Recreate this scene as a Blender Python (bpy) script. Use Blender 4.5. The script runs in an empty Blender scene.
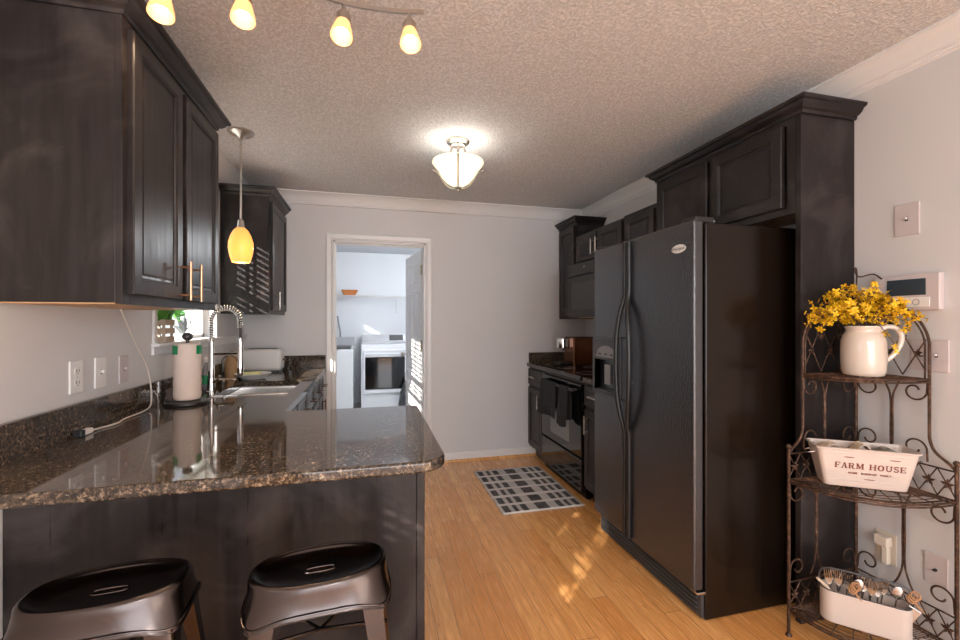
import bpy, bmesh, math, random
from mathutils import Vector, Matrix
PI = math.pi
R = math.radians
random.seed(7)
sc = bpy.context.scene
C = sc.collection

# ------------------------------------------------------------------ camera
CAMZ = 1.32
cam_d = bpy.data.cameras.new('camera')
cam_d.sensor_width = 36
cam_d.lens = 432 / 960 * 36
cam_d.clip_start = 0.05
cam_d.shift_y = 1.5 / 960
cam = bpy.data.objects.new('camera', cam_d)
cam.location = (0, 0, CAMZ)
cam.rotation_euler = (R(90), 0, R(-14.3))
C.objects.link(cam)
sc.camera = cam

# ------------------------------------------------------------------ world, sun, exposure
sc.view_settings.view_transform = 'Standard'
sc.view_settings.look = 'None'
sc.view_settings.gamma = 1
sc.view_settings.use_curve_mapping = False
sc.view_settings.exposure = 0.42
sc.cycles.use_denoising = True
sc.cycles.sample_clamp_indirect = 6
sc.cycles.max_bounces = 10
sc.cycles.diffuse_bounces = 5

world = bpy.data.worlds.new('world')
sc.world = world
world.use_nodes = True
wn = world.node_tree.nodes
wbg = wn['Background']
wbg.inputs[0].default_value = (0.80, 0.88, 1.0, 1)
wbg.inputs[1].default_value = 1.1


def light(name, typ, loc, energy, color=(1, 1, 1), direction=None, **kw):
    d = bpy.data.lights.new(name, typ)
    d.energy = energy
    d.color = color
    for k, v in kw.items():
        setattr(d, k, v)
    o = bpy.data.objects.new(name, d)
    o.location = loc
    if direction is not None:
        o.rotation_euler = Vector(direction).to_track_quat('-Z', 'Y').to_euler()
    C.objects.link(o)
    return o


SUN_DIR = (1, 1, -0.6)
light('sun', 'SUN', (-5, -5, 5), 22.0, (1, 0.95, 0.87), SUN_DIR, angle=R(0.6))
# added fill light at the unseen opening behind the camera
light('dining_opening_fill', 'AREA', (0.55, -3.15, 1.25), 75, (0.93, 0.96, 1.0), (0, 1, 0), shape='RECTANGLE', size=2.6, size_y=2.1)
# daylight through the side window beside the camera
light('side_window_daylight', 'AREA', (-1.22, 0.17, 1.42), 6, (0.90, 0.95, 1.0), (1, 0, 0), shape='RECTANGLE', size=0.55, size_y=0.55)
# added light for the laundry room, source out of view
light('laundry_fill', 'POINT', (0.85, 5.4, 2.22), 50, (0.93, 0.96, 1.0), shadow_soft_size=0.10)
# fill lamp added behind the camera to brighten the ceiling
light('dining_fill', 'POINT', (0.45, -1.2, 1.75), 36, (0.99, 0.97, 0.96), shadow_soft_size=0.12)


# ------------------------------------------------------------------ materials
class NT:
    def __init__(s, name):
        s.m = bpy.data.materials.new(name)
        s.m.use_nodes = True
        s.t = s.m.node_tree
        s.b = s.t.nodes['Principled BSDF']
        s.out = s.t.nodes['Material Output']

    def n(s, typ, **kw):
        nd = s.t.nodes.new(typ)
        for k, v in kw.items():
            if k.startswith('i_'):
                key = k[2:]
                key = int(key) if key.isdigit() else key.replace('_', ' ')
                s.put(nd.inputs[key], v)
            else:
                setattr(nd, k, v)
        return nd

    def put(s, sock, v):
        if hasattr(v, 'is_output') or isinstance(v, bpy.types.NodeSocket):
            s.t.links.new(v, sock)
        else:
            sock.default_value = v

    def coord(s, scale=(1, 1, 1), loc=(0, 0, 0)):
        tc = s.n('ShaderNodeTexCoord')
        mp = s.n('ShaderNodeMapping')
        s.t.links.new(tc.outputs['Object'], mp.inputs['Vector'])
        mp.inputs['Scale'].default_value = scale
        mp.inputs['Location'].default_value = loc
        return mp.outputs[0]

    def noise(s, vec, scale, detail=3, rough=0.55, dist=0):
        nd = s.n('ShaderNodeTexNoise')
        s.put(nd.inputs['Vector'], vec)
        nd.inputs['Scale'].default_value = scale
        nd.inputs['Detail'].default_value = detail
        nd.inputs['Roughness'].default_value = rough
        nd.inputs['Distortion'].default_value = dist
        return nd.outputs['Fac']

    def math(s, op, a, b=0.0, clamp=False):
        nd = s.n('ShaderNodeMath', operation=op, use_clamp=clamp)
        s.put(nd.inputs[0], a)
        s.put(nd.inputs[1], b)
        return nd.outputs[0]

    def ramp(s, fac, stops, interp='LINEAR'):
        nd = s.n('ShaderNodeValToRGB')
        s.put(nd.inputs[0], fac)
        cr = nd.color_ramp
        cr.interpolation = interp
        while len(cr.elements) < len(stops):
            cr.elements.new(0.5)
        for e, (p, c) in zip(cr.elements, stops):
            e.position = p
            e.color = (c, c, c, 1) if isinstance(c, (int, float)) else (*c, 1)
        return nd.outputs[0]

    def mix(s, fac, a, b, blend='MIX'):
        nd = s.n('ShaderNodeMix', data_type='RGBA', blend_type=blend)
        s.put(nd.inputs[0], fac)
        s.put(nd.inputs[6], (*a, 1) if isinstance(a, tuple) else a)
        s.put(nd.inputs[7], (*b, 1) if isinstance(b, tuple) else b)
        return nd.outputs[2]

    def bump(s, h, strength=0.3, dist=0.01):
        nd = s.n('ShaderNodeBump')
        nd.inputs['Strength'].default_value = strength
        nd.inputs['Distance'].default_value = dist
        s.put(nd.inputs['Height'], h)
        s.t.links.new(nd.outputs[0], s.b.inputs['Normal'])

    def set(s, **kw):
        names = dict(col='Base Color', rough='Roughness', metal='Metallic', spec='Specular IOR Level', trans='Transmission Weight',
                     ior='IOR', alpha='Alpha', ecol='Emission Color', estr='Emission Strength', coat='Coat Weight',
                     crough='Coat Roughness', sheen='Sheen Weight', aniso='Anisotropic')
        for k, v in kw.items():
            if k in ('col', 'ecol') and isinstance(v, tuple) and len(v) == 3:
                v = (*v, 1)
            s.put(s.b.inputs[names[k]], v)
        return s


def plain(name, col, rough=0.5, metal=0.0, var=0.06, bump=0.0, bscale=60, **kw):
    """simple procedural: colour with a faint noise variation"""
    t = NT(name)
    v = t.coord()
    f = t.noise(v, 9, 3)
    a = tuple(max(0, c * (1 - var)) for c in col)
    b = tuple(min(1, c * (1 + var)) for c in col)
    t.set(col=t.mix(f, a, b), rough=rough, metal=metal, **kw)
    if bump:
        t.bump(t.noise(v, bscale, 2), bump, 0.004)
    return t.m


M = {}
# walls, ceiling
t = NT('wall_paint'); v = t.coord()
t.set(col=t.mix(t.noise(v, 1.3, 2), (0.60, 0.585, 0.585), (0.65, 0.635, 0.635)), rough=0.62)
t.bump(t.noise(v, 150, 2), 0.08, 0.002); M['wall'] = t.m
t = NT('laundry_paint'); v = t.coord()
t.set(col=t.mix(t.noise(v, 2, 2), (0.70, 0.72, 0.75), (0.74, 0.76, 0.79)), rough=0.45)
M['laundry'] = t.m
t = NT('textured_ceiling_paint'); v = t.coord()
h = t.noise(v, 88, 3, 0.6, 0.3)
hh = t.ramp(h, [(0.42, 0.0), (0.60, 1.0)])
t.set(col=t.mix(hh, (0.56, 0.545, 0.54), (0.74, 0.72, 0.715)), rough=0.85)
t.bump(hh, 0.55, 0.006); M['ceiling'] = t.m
M['trim'] = plain('white_trim_paint', (0.74, 0.72, 0.71), 0.35, var=0.02)


def cab_mat(name, axis_scale):
    t = NT(name); v = t.coord(axis_scale)
    v2 = t.coord()
    st = t.noise(v, 3.0, 5, 0.65, 0.4)
    bl = t.noise(v2, 3.2, 4, 0.6, 0.8)
    c1 = t.mix(t.ramp(st, [(0.35, 0.0), (0.72, 1.0)]), (0.0075, 0.0055, 0.0055), (0.018, 0.0135, 0.0135))
    c2 = t.mix(t.ramp(bl, [(0.50, 0.0), (0.72, 0.8)]), c1, (0.060, 0.050, 0.048))
    t.set(col=c2, rough=t.ramp(st, [(0.3, 0.27), (0.75, 0.44)]), spec=0.36)
    t.bump(st, 0.03, 0.002)
    return t.m


M['cab'] = cab_mat('worn_black_cabinet_paint', (14, 14, 0.9))
M['cab_h'] = cab_mat('worn_black_crown_paint', (2, 1, 14))
M['wood_raw'] = plain('bare_maple_wood', (0.58, 0.34, 0.17), 0.5, var=0.15)

# granite
t = NT('brown_granite'); v = t.coord()
n1 = t.noise(v, 92, 4, 0.7, 0.2)
n2 = t.noise(v, 9, 3, 0.6, 1.2)
n3 = t.noise(v, 105, 3, 0.65)
base = t.ramp(n1, [(0.30, (0.010, 0.008, 0.008)), (0.48, (0.032, 0.023, 0.017)), (0.58, (0.12, 0.082, 0.052)), (0.68, (0.32, 0.245, 0.175))])
base = t.mix(t.ramp(n2, [(0.40, 0.0), (0.66, 0.6)]), base, (0.026, 0.020, 0.017))
base = t.mix(t.ramp(n3, [(0.60, 0.0), (0.68, 0.6)]), base, (0.34, 0.27, 0.20))
t.set(col=base, rough=0.055, spec=0.62); M['granite'] = t.m

# bamboo floor: planks along Y
t = NT('bamboo_planks')
tc = t.n('ShaderNodeTexCoord'); sp = t.n('ShaderNodeSeparateXYZ'); t.t.links.new(tc.outputs['Object'], sp.inputs[0])
X, Y = sp.outputs[0], sp.outputs[1]
px = t.math('DIVIDE', X, 0.092)
row = t.math('FLOOR', px)
wr = t.n('ShaderNodeTexWhiteNoise', noise_dimensions='1D'); t.put(wr.inputs['W'], row)
py = t.math('DIVIDE', t.math('ADD', Y, t.math('MULTIPLY', wr.outputs['Value'], 1.7)), 1.25)
cid = t.n('ShaderNodeCombineXYZ'); t.put(cid.inputs[0], row); t.put(cid.inputs[1], t.math('FLOOR', py))
wc = t.n('ShaderNodeTexWhiteNoise', noise_dimensions='3D'); t.put(wc.inputs['Vector'], cid.outputs[0])
sx = t.math('FLOOR', t.math('DIVIDE', X, 0.0184))
cs = t.n('ShaderNodeCombineXYZ'); t.put(cs.inputs[0], sx); t.put(cs.inputs[1], t.math('FLOOR', py))
ws = t.n('ShaderNodeTexWhiteNoise', noise_dimensions='3D'); t.put(ws.inputs['Vector'], cs.outputs[0])
gr = t.noise(t.coord((60, 2.2, 1)), 3, 4, 0.6)
c = t.mix(wc.outputs['Value'], (0.72, 0.330, 0.100), (0.98, 0.56, 0.225))
c = t.mix(t.math('MULTIPLY', ws.outputs['Value'], 0.5), c, (0.60, 0.26, 0.075))
c = t.mix(t.ramp(gr, [(0.35, 0.45), (0.65, 0.0)]), c, (0.48, 0.20, 0.055))
# bamboo nodes: short dark dashes
kn = t.noise(t.coord((50, 9, 1)), 1.0, 1)
c = t.mix(t.ramp(kn, [(0.70, 0.0), (0.76, 0.55)]), c, (0.22, 0.085, 0.03))
fx = t.math('FRACT', px)
seam = t.math('LESS_THAN', fx, 0.032)
fy = t.math('FRACT', py)
seam = t.math('MAXIMUM', seam, t.math('LESS_THAN', fy, 0.0025))
c = t.mix(t.math('MULTIPLY', seam, 0.75), c, (0.16, 0.07, 0.03))
t.set(col=c, rough=t.ramp(gr, [(0.3, 0.20), (0.7, 0.32)]), spec=0.5, coat=0.25, crough=0.12)
M['floor'] = t.m
t = NT('laundry_vinyl'); v = t.coord(); t.set(col=t.mix(t.noise(v, 6), (0.40, 0.38, 0.36), (0.5, 0.48, 0.46)), rough=0.4); M['vinyl'] = t.m

# appliances
t = NT('pebbled_black_enamel'); v = t.coord()
n1 = t.noise(v, 105, 2, 0.6)
t.set(col=(0.019, 0.019, 0.023), rough=0.27, spec=1.0); t.bump(n1, 0.35, 0.005); M['fridge'] = t.m
M['fridge_side'] = plain('smooth_black_enamel', (0.010, 0.006, 0.004), 0.20, bump=0.05, bscale=35, spec=0.28)
M['black_gloss'] = plain('gloss_black_glass', (0.008, 0.008, 0.009), 0.06, spec=0.7)
M['black_plastic'] = plain('black_plastic', (0.013, 0.013, 0.014), 0.33)
M['charcoal'] = plain('charcoal_plastic', (0.045, 0.045, 0.048), 0.35)
M['grey_plastic'] = plain('grey_plastic', (0.22, 0.22, 0.23), 0.4)
M['oven_glass'] = plain('smoked_oven_glass', (0.16, 0.16, 0.155), 0.12, spec=0.8)
M['white_enamel'] = plain('white_appliance_enamel', (0.78, 0.80, 0.83), 0.25, var=0.02)
M['silver_plastic'] = plain('silver_plastic', (0.45, 0.46, 0.48), 0.3, 0.4)
M['steel'] = plain('brushed_steel', (0.62, 0.60, 0.58), 0.24, 1.0)
M['chrome'] = plain('polished_chrome', (0.80, 0.78, 0.76), 0.10, 1.0, var=0.02)
M['nickel'] = plain('satin_nickel', (0.56, 0.52, 0.48), 0.28, 1.0)
M['copper'] = plain('copper_pull', (0.62, 0.36, 0.22), 0.28, 1.0)
M['bronze'] = plain('bronze_wire_pull', (0.16, 0.10, 0.07), 0.38, 1.0)
M['gun'] = plain('gunmetal_stool_steel', (0.085, 0.070, 0.066), 0.25, 1.0, var=0.12, bump=0.04, bscale=20)
M['gun_top'] = plain('dark_gunmetal_seat', (0.11, 0.10, 0.10), 0.2, 1.0, var=0.15, bump=0.03, bscale=20)
t = NT('rusted_bronze_iron'); v = t.coord(); nn = t.noise(v, 45, 4, 0.7)
t.set(col=t.ramp(nn, [(0.3, (0.030, 0.017, 0.012)), (0.55, (0.090, 0.048, 0.030)), (0.75, (0.26, 0.15, 0.10))]), rough=0.5, metal=0.55)
t.bump(nn, 0.3, 0.002); M['iron'] = t.m
M['ceramic'] = plain('cream_glazed_ceramic', (0.64, 0.55, 0.47), 0.16, var=0.03, coat=0.4, crough=0.05)
M['enamel_white'] = plain('white_enamel_tin', (0.60, 0.51, 0.46), 0.28, var=0.03, coat=0.3, crough=0.1)
M['enamel_rim'] = plain('dark_enamel_rim', (0.05, 0.045, 0.045), 0.35)
M['print_red'] = plain('rust_red_print', (0.20, 0.045, 0.03), 0.6)
M['plate_ivory'] = plain('ivory_plastic_plate', (0.70, 0.62, 0.52), 0.35, var=0.03)
M['plate_white'] = plain('white_plastic_plate', (0.76, 0.74, 0.72), 0.35, var=0.03)
M['plate_gray'] = plain('painted_over_plate', (0.56, 0.50, 0.50), 0.45, var=0.03)
M['slot'] = plain('dark_slot', (0.02, 0.018, 0.018), 0.6)
M['lcd'] = plain('dark_lcd', (0.03, 0.045, 0.06), 0.12)
M['cord'] = plain('white_cord', (0.60, 0.54, 0.49), 0.45)
M['yellow'] = plain('forsythia_petal', (0.78, 0.47, 0.006), 0.55, var=0.18)
M['twig'] = plain('brown_twig', (0.075, 0.04, 0.025), 0.7, var=0.3)
M['leaf'] = plain('green_leaf', (0.07, 0.24, 0.03), 0.45, var=0.4)
M['agave'] = plain('grey_green_leaf', (0.30, 0.34, 0.36), 0.5, var=0.15)
M['crate'] = plain('pale_crate_wood', (0.42, 0.32, 0.24), 0.7, var=0.25)
M['paper'] = plain('paper_towel', (0.70, 0.57, 0.50), 0.75, var=0.04, bump=0.5, bscale=55)
M['green_print'] = plain('green_wrapper_print', (0.01, 0.24, 0.09), 0.4)
M['towel_black'] = plain('black_cotton_towel', (0.018, 0.020, 0.024), 0.9, bump=0.6, bscale=160)
M['twine'] = plain('jute_twine', (0.42, 0.22, 0.11), 0.85, var=0.25, bump=0.6, bscale=200)
M['cloth'] = plain('cream_cloth', (0.60, 0.48, 0.37), 0.85, var=0.08)
M['green_glass'] = plain('grey_green_paper', (0.24, 0.23, 0.19), 0.4, var=0.3)
M['wicker'] = plain('orange_basket', (0.52, 0.17, 0.045), 0.6, var=0.3, bump=0.7, bscale=180)
M['coffee'] = plain('shell_brown_reflection', (0.20, 0.075, 0.028), 0.16, 0.6, var=0.25)  # brown reflections put into the shell colour
M['soap'] = plain('green_soap', (0.02, 0.28, 0.12), 0.15)
M['amber_jar'] = plain('tan_jar', (0.42, 0.25, 0.12), 0.5, var=0.35)
M['sponge'] = plain('pale_yellow_sponge', (0.66, 0.62, 0.30), 0.8)
M['brass'] = plain('antique_brass', (0.42, 0.32, 0.19), 0.35, 1.0)
M['fence'] = plain('white_fence_board', (0.82, 0.81, 0.78), 0.6)
M['grass'] = plain('lawn', (0.16, 0.28, 0.07), 0.9, var=0.4)
M['blind'] = plain('white_blind_slat', (0.80, 0.79, 0.77), 0.5, var=0.02)
M['blue_door'] = plain('dark_blue_edge', (0.03, 0.045, 0.09), 0.4)
t = NT('window_glass'); t.set(col=(1, 1, 1), rough=0.0, trans=1.0, ior=1.01, spec=0.2)
tr = t.n('ShaderNodeBsdfTransparent'); mx = t.n('ShaderNodeMixShader'); mx.inputs[0].default_value = 0.06
gl = t.n('ShaderNodeBsdfGlossy'); gl.inputs['Roughness'].default_value = 0.02
t.t.links.new(tr.outputs[0], mx.inputs[1]); t.t.links.new(gl.outputs[0], mx.inputs[2]); t.t.links.new(mx.outputs[0], t.out.inputs[0])
M['glass'] = t.m


def shade_mat(name, col, ecol, estr, tw=0.55):
    t = NT(name); v = t.coord()
    nn = t.noise(v, 25, 3, 0.6, 1.0)
    t.set(col=t.mix(nn, tuple(c * 0.9 for c in col), col), rough=0.25, ecol=ecol, estr=estr)
    tl = t.n('ShaderNodeBsdfTranslucent'); t.put(tl.inputs[0], (*col, 1))
    mx = t.n('ShaderNodeMixShader'); mx.inputs[0].default_value = tw
    t.t.links.new(t.b.outputs[0], mx.inputs[1]); t.t.links.new(tl.outputs[0], mx.inputs[2]); t.t.links.new(mx.outputs[0], t.out.inputs[0])
    return t.m


M['amber_shade'] = shade_mat('amber_glass_shade', (0.95, 0.62, 0.28), (1, 0.60, 0.28), 0.75, 0.3)
M['pend_shade'] = shade_mat('amber_pendant_glass', (0.95, 0.62, 0.20), (1, 0.60, 0.22), 0.35, 0.35)
M['alabaster'] = shade_mat('alabaster_glass', (0.9, 0.86, 0.72), (1, 0.92, 0.76), 0.55, 0.35)


def emit(name, col, s):
    t = NT(name); t.set(col=(0, 0, 0), ecol=col, estr=s); return t.m


M['bulb_warm'] = emit('warm_bulb', (1, 0.80, 0.54), 9)
M['bulb_white'] = emit('white_bulb', (1, 0.95, 0.85), 7)


# ------------------------------------------------------------------ mesh helpers
class MB:
    def __init__(s):
        s.bm = bmesh.new()

    def _apply(s, verts, m):
        if m is not None:
            bmesh.ops.transform(s.bm, matrix=m, verts=verts)

    def box(s, x0, y0, z0, x1, y1, z1, bev=0.0, seg=2, m=None):
        r = bmesh.ops.create_cube(s.bm, size=1)
        vs = r['verts']
        for v in vs:
            v.co = Vector(((x0 + x1) / 2 + v.co.x * (x1 - x0), (y0 + y1) / 2 + v.co.y * (y1 - y0), (z0 + z1) / 2 + v.co.z * (z1 - z0)))
        if bev > 0:
            es = set(e for v in vs for e in v.link_edges)
            g = bmesh.ops.bevel(s.bm, geom=list(es), offset=bev, segments=seg, profile=0.5, affect='EDGES', clamp_overlap=True)
            vs = list(set(list(v for v in g['verts']) + [v for v in vs if v.is_valid]))
        s._apply(vs, m)
        return s

    def loops(s, rings, close_u=True, cap0=False, cap1=False, m=None):
        """skin a list of point rings"""
        vr = []
        for ring in rings:
            vr.append([s.bm.verts.new(p) for p in ring])
        n = len(vr[0])
        for a, b in zip(vr, vr[1:]):
            for i in range(n if close_u else n - 1):
                j = (i + 1) % n
                try:
                    s.bm.faces.new((a[i], a[j], b[j], b[i]))
                except ValueError:
                    pass
        if cap0:
            s.bm.faces.new(list(reversed(vr[0])))
        if cap1:
            s.bm.faces.new(vr[-1])
        s._apply([v for r_ in vr for v in r_], m)
        return s

    def lathe(s, prof, cx=0, cy=0, cz=0, n=32, sx=1, sy=1, cap0=True, cap1=True, m=None):
        rings = [[(cx + r * sx * math.cos(2 * PI * i / n), cy + r * sy * math.sin(2 * PI * i / n), cz + z) for i in range(n)] for r, z in prof]
        return s.loops(rings, True, cap0 and prof[0][0] > 1e-5, cap1 and prof[-1][0] > 1e-5, m)

    def tube(s, pts, r, n=8, closed=False, m=None):
        pts = [Vector(p) for p in pts]
        N = len(pts)
        rad = r if isinstance(r, (list, tuple)) else [r] * N
        rings = []
        up = None
        for i, p in enumerate(pts):
            if closed:
                d = pts[(i + 1) % N] - pts[(i - 1) % N]
            else:
                d = pts[min(i + 1, N - 1)] - pts[max(i - 1, 0)]
            d.normalize()
            if up is None:
                up = Vector((0, 0, 1)) if abs(d.z) < 0.9 else Vector((1, 0, 0))
            a = d.cross(up)
            if a.length < 1e-6:
                a = d.cross(Vector((0.3, 1, 0.2)))
            a.normalize()
            b = a.cross(d).normalized()
            up = b
            rings.append([p + (a * math.cos(2 * PI * k / n) + b * math.sin(2 * PI * k / n)) * rad[i] for k in range(n)])
        if closed:
            rings.append(rings[0])
        return s.loops(rings, True, not closed, not closed, m)

    def sphere(s, c, r, sz=(1, 1, 1), u=16, v=10, m=None):
        g = bmesh.ops.create_uvsphere(s.bm, u_segments=u, v_segments=v, radius=r)
        for q in g['verts']:
            q.co = Vector((c[0] + q.co.x * sz[0], c[1] + q.co.y * sz[1], c[2] + q.co.z * sz[2]))
        s._apply(g['verts'], m)
        return s

    def rect_loft(s, w, h, prof, m=None, x0=0, z0=0):
        """door style panel in the XZ plane, front facing -Y; prof = (inset, y)"""
        rings = []
        for ins, y in prof:
            rings.append([(x0 + ins, y, z0 + ins), (x0 + w - ins, y, z0 + ins), (x0 + w - ins, y, z0 + h - ins), (x0 + ins, y, z0 + h - ins)])
        return s.loops(rings, True, True, True, m)

    def prism(s, poly, z0, z1, bev=0.0, seg=3, m=None):
        vs = [s.bm.verts.new((x, y, z0)) for x, y in poly]
        f = s.bm.faces.new(vs)
        g = bmesh.ops.extrude_face_region(s.bm, geom=[f])
        top = [q for q in g['geom'] if isinstance(q, bmesh.types.BMVert)]
        for q in top:
            q.co.z = z1
        allv = vs + top
        if bev > 0:
            ts, bs = set(top), set(vs)
            es = [e for e in set(e for q in allv for e in q.link_edges) if (e.verts[0] in ts and e.verts[1] in ts) or (e.verts[0] in bs and e.verts[1] in bs)]
            g = bmesh.ops.bevel(s.bm, geom=es, offset=bev, segments=seg, profile=0.5, affect='EDGES')
            allv = [q for q in allv if q.is_valid] + list(g['verts'])
        s._apply(list(set(allv)), m)
        return s

    def sweep(s, prof, path, side=1, closed=False, z=0.0):
        """profile (out, z) swept along an XY path with mitred corners"""
        P = [Vector((p[0], p[1])) for p in path]
        N = len(P)
        rings = []
        for i in range(N):
            ns = []
            if i > 0 or closed:
                d = (P[i] - P[i - 1]).normalized(); ns.append(Vector((d.y, -d.x)) * side)
            if i < N - 1 or closed:
                d = (P[(i + 1) % N] - P[i]).normalized(); ns.append(Vector((d.y, -d.x)) * side)
            if len(ns) == 2:
                nn = (ns[0] + ns[1]).normalized()
                nn = nn / max(0.2, nn.dot(ns[0]))
            else:
                nn = ns[0]
            rings.append([(P[i].x + nn.x * o, P[i].y + nn.y * o, z + q) for o, q in prof])
        if closed:
            rings.append(rings[0])
        return s.loops(rings, True, not closed, not closed)

    def build(s, name, mat, parent=None, smooth=False, world=True, loc=None, angle=35, wn=True):
        me = bpy.data.meshes.new(name)
        bmesh.ops.recalc_face_normals(s.bm, faces=s.bm.faces)
        off = Vector((0, 0, 0))
        if world:
            p = parent
            while p is not None:
                off += p.location
                p = p.parent
            if loc is not None:
                off += Vector(loc)
            if off.length > 0:
                bmesh.ops.translate(s.bm, vec=-off, verts=s.bm.verts)
        s.bm.to_mesh(me)
        s.bm.free()
        me.materials.append(M[mat] if isinstance(mat, str) else mat)
        if smooth:
            me.shade_smooth() if hasattr(me, 'shade_smooth') else None
            try:
                me.set_sharp_from_angle(angle=R(angle))
            except Exception:
                pass
        o = bpy.data.objects.new(name, me)
        C.objects.link(o)
        if smooth and wn:
            w_ = o.modifiers.new('weighted_normal', 'WEIGHTED_NORMAL'); w_.keep_sharp = True; w_.weight = 90
        if loc is not None:
            o.location = loc
        if parent is not None:
            o.parent = parent
        return o


def tag(o, label, cat, group=None):
    o['label'] = label
    o['category'] = cat
    if group:
        o['group'] = group
    return o


def thing(name, label, cat, loc=(0, 0, 0), rotz=0.0, group=None):
    o = bpy.data.objects.new(name, None)
    o.empty_display_size = 0.05
    o.location = loc
    o.rotation_euler = (0, 0, rotz)
    C.objects.link(o)
    return tag(o, label, cat, group)


def struct(name, mb, mat, smooth=False):
    o = mb.build(name, mat, smooth=smooth)
    o['kind'] = 'structure'
    return o


def dup(o, parent=None):
    c_ = o.copy()
    C.objects.link(c_)
    if parent is not None:
        c_.parent = parent
    for ch in list(o.children):
        dup(ch, c_)
    return c_


def text(name, body, size, mat, parent, mtx, extrude=0.0006, spacing=1.0, bold=0.0, xscale=1.0):
    cu = bpy.data.curves.new(name, 'FONT')
    cu.body = body
    cu.size = size
    cu.align_x = 'CENTER'
    cu.align_y = 'CENTER'
    cu.extrude = extrude
    cu.offset = bold
    cu.space_character = spacing
    tmp = bpy.data.objects.new('tmp', cu)
    C.objects.link(tmp)
    dg = bpy.context.evaluated_depsgraph_get()
    me = bpy.data.meshes.new_from_object(tmp.evaluated_get(dg))
    bpy.data.objects.remove(tmp)
    me.transform(Matrix.Diagonal((xscale, 1, 1, 1)))
    me.transform(mtx)
    off = Vector((0, 0, 0))
    p = parent
    rot = 0
    while p is not None:
        off += p.location; p = p.parent
    me.transform(Matrix.Translation(-off))
    me.name = name
    me.materials.clear()
    me.materials.append(M[mat])
    o = bpy.data.objects.new(name, me)
    C.objects.link(o)
    o.parent = parent
    return o


def face_mtx(px, py, pz, direction):
    """matrix taking a local door (x right, z up, front -Y) to a wall facing direction"""
    ang = {'-y': 0, '-x': -PI / 2, '+x': PI / 2, '+y': PI}[direction]
    return Matrix.Translation((px, py, pz)) @ Matrix.Rotation(ang, 4, 'Z')


def text_mtx(px, py, pz, yaw):
    """text laid upright, readable from the front whose outward normal is (sin yaw.., ) ; yaw 0 faces -Y"""
    return Matrix.Translation((px, py, pz)) @ Matrix.Rotation(yaw, 4, 'Z') @ Matrix.Rotation(PI / 2, 4, 'X')


# ------------------------------------------------------------------ room constants
XL, XR, YB, YF, ZC = -1.03, 2.13, 4.02, -3.0, 2.44
DL, DRr, DT = -0.314, 0.500, 2.04        # doorway
LYB = 7.30                               # laundry back wall
T = 0.12
# floor
struct('floor', MB().box(XL - T, YF - T, -0.1, XR + T, YB + 0.06, 0), 'floor')
struct('floor_laundry', MB().box(-1.5, YB + 0.06, -0.1, 1.6, LYB + T, 0), 'vinyl')
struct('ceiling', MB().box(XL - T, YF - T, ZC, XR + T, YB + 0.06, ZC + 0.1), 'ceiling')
struct('ceiling_laundry', MB().box(-1.6, YB + 0.06, ZC, 1.6, LYB + T, ZC + 0.1), 'laundry')
# left wall with two windows
W1 = (2.47, 3.32, 1.215, 2.10)
W3 = (5.62, 6.02, 1.86, 2.14)
W2 = (-0.20, 0.47, 1.12, 1.72)
mb = MB()
x0, x1 = XL - T, XL
mb.box(x0, YF - T, 0, x1, W2[0], ZC).box(x0, W2[0], 0, x1, W2[1], W2[2]).box(x0, W2[0], W2[3], x1, W2[1], ZC)
mb.box(x0, W2[1], 0, x1, W1[0], ZC).box(x0, W1[0], 0, x1, W1[1], W1[2]).box(x0, W1[0], W1[3], x1, W1[1], ZC)
mb.box(x0, W1[1], 0, x1, YB + T, ZC)
struct('wall_left', mb, 'wall')
struct('wall_right', MB().box(XR, YF - T, 0, XR + T, YB + T, ZC), 'wall')
struct('wall_back', MB().box(XL, YB, 0, DL, YB + T, ZC).box(DRr, YB, 0, XR, YB + T, ZC).box(DL, YB, DT, DRr, YB + T, ZC), 'wall')
# dining end wall with an opening added for the fill light (behind the camera)
struct('wall_front', MB().box(XL, YF - T, 0, -0.75, YF, ZC).box(1.85, YF - T, 0, XR, YF, ZC).box(-0.75, YF - T, 2.3, 1.85, YF, ZC).box(-0.75, YF - T, 0, 1.85, YF, 0.2), 'wall')
# laundry shell
struct('wall_laundry', MB().box(-1.5, YB + T, 0, -1.38, W3[0], ZC).box(-1.5, W3[1], 0, -1.38, LYB, ZC).box(-1.5, W3[0], 0, -1.38, W3[1], W3[2]).box(-1.5, W3[0], W3[3], -1.38, W3[1], ZC).box(1.3, YB + T, 0, 1.42, LYB, ZC).box(-1.5, LYB, 0, 1.42, LYB + T, ZC)
       .box(-1.5, YB + T - 0.001, 0, DL, YB + T + 0.004, ZC).box(DRr, YB + T - 0.001, 0, 1.42, YB + T + 0.004, ZC), 'laundry')
# crown moulding
crown_p = [(0, 0), (0.076, 0), (0.076, -0.010), (0.066, -0.014), (0.062, -0.022), (0.050, -0.030), (0.036, -0.044), (0.026, -0.060),
           (0.022, -0.074), (0.014, -0.078), (0.014, -0.086), (0.009, -0.090), (0.009, -0.098), (0.0, -0.102)]
mb = MB(); mb.sweep(crown_p, [(XL, YF), (XL, YB), (XR, YB), (XR, YF)], side=1, z=ZC)
o = struct('trim_crown', mb, 'trim', smooth=True)
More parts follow.
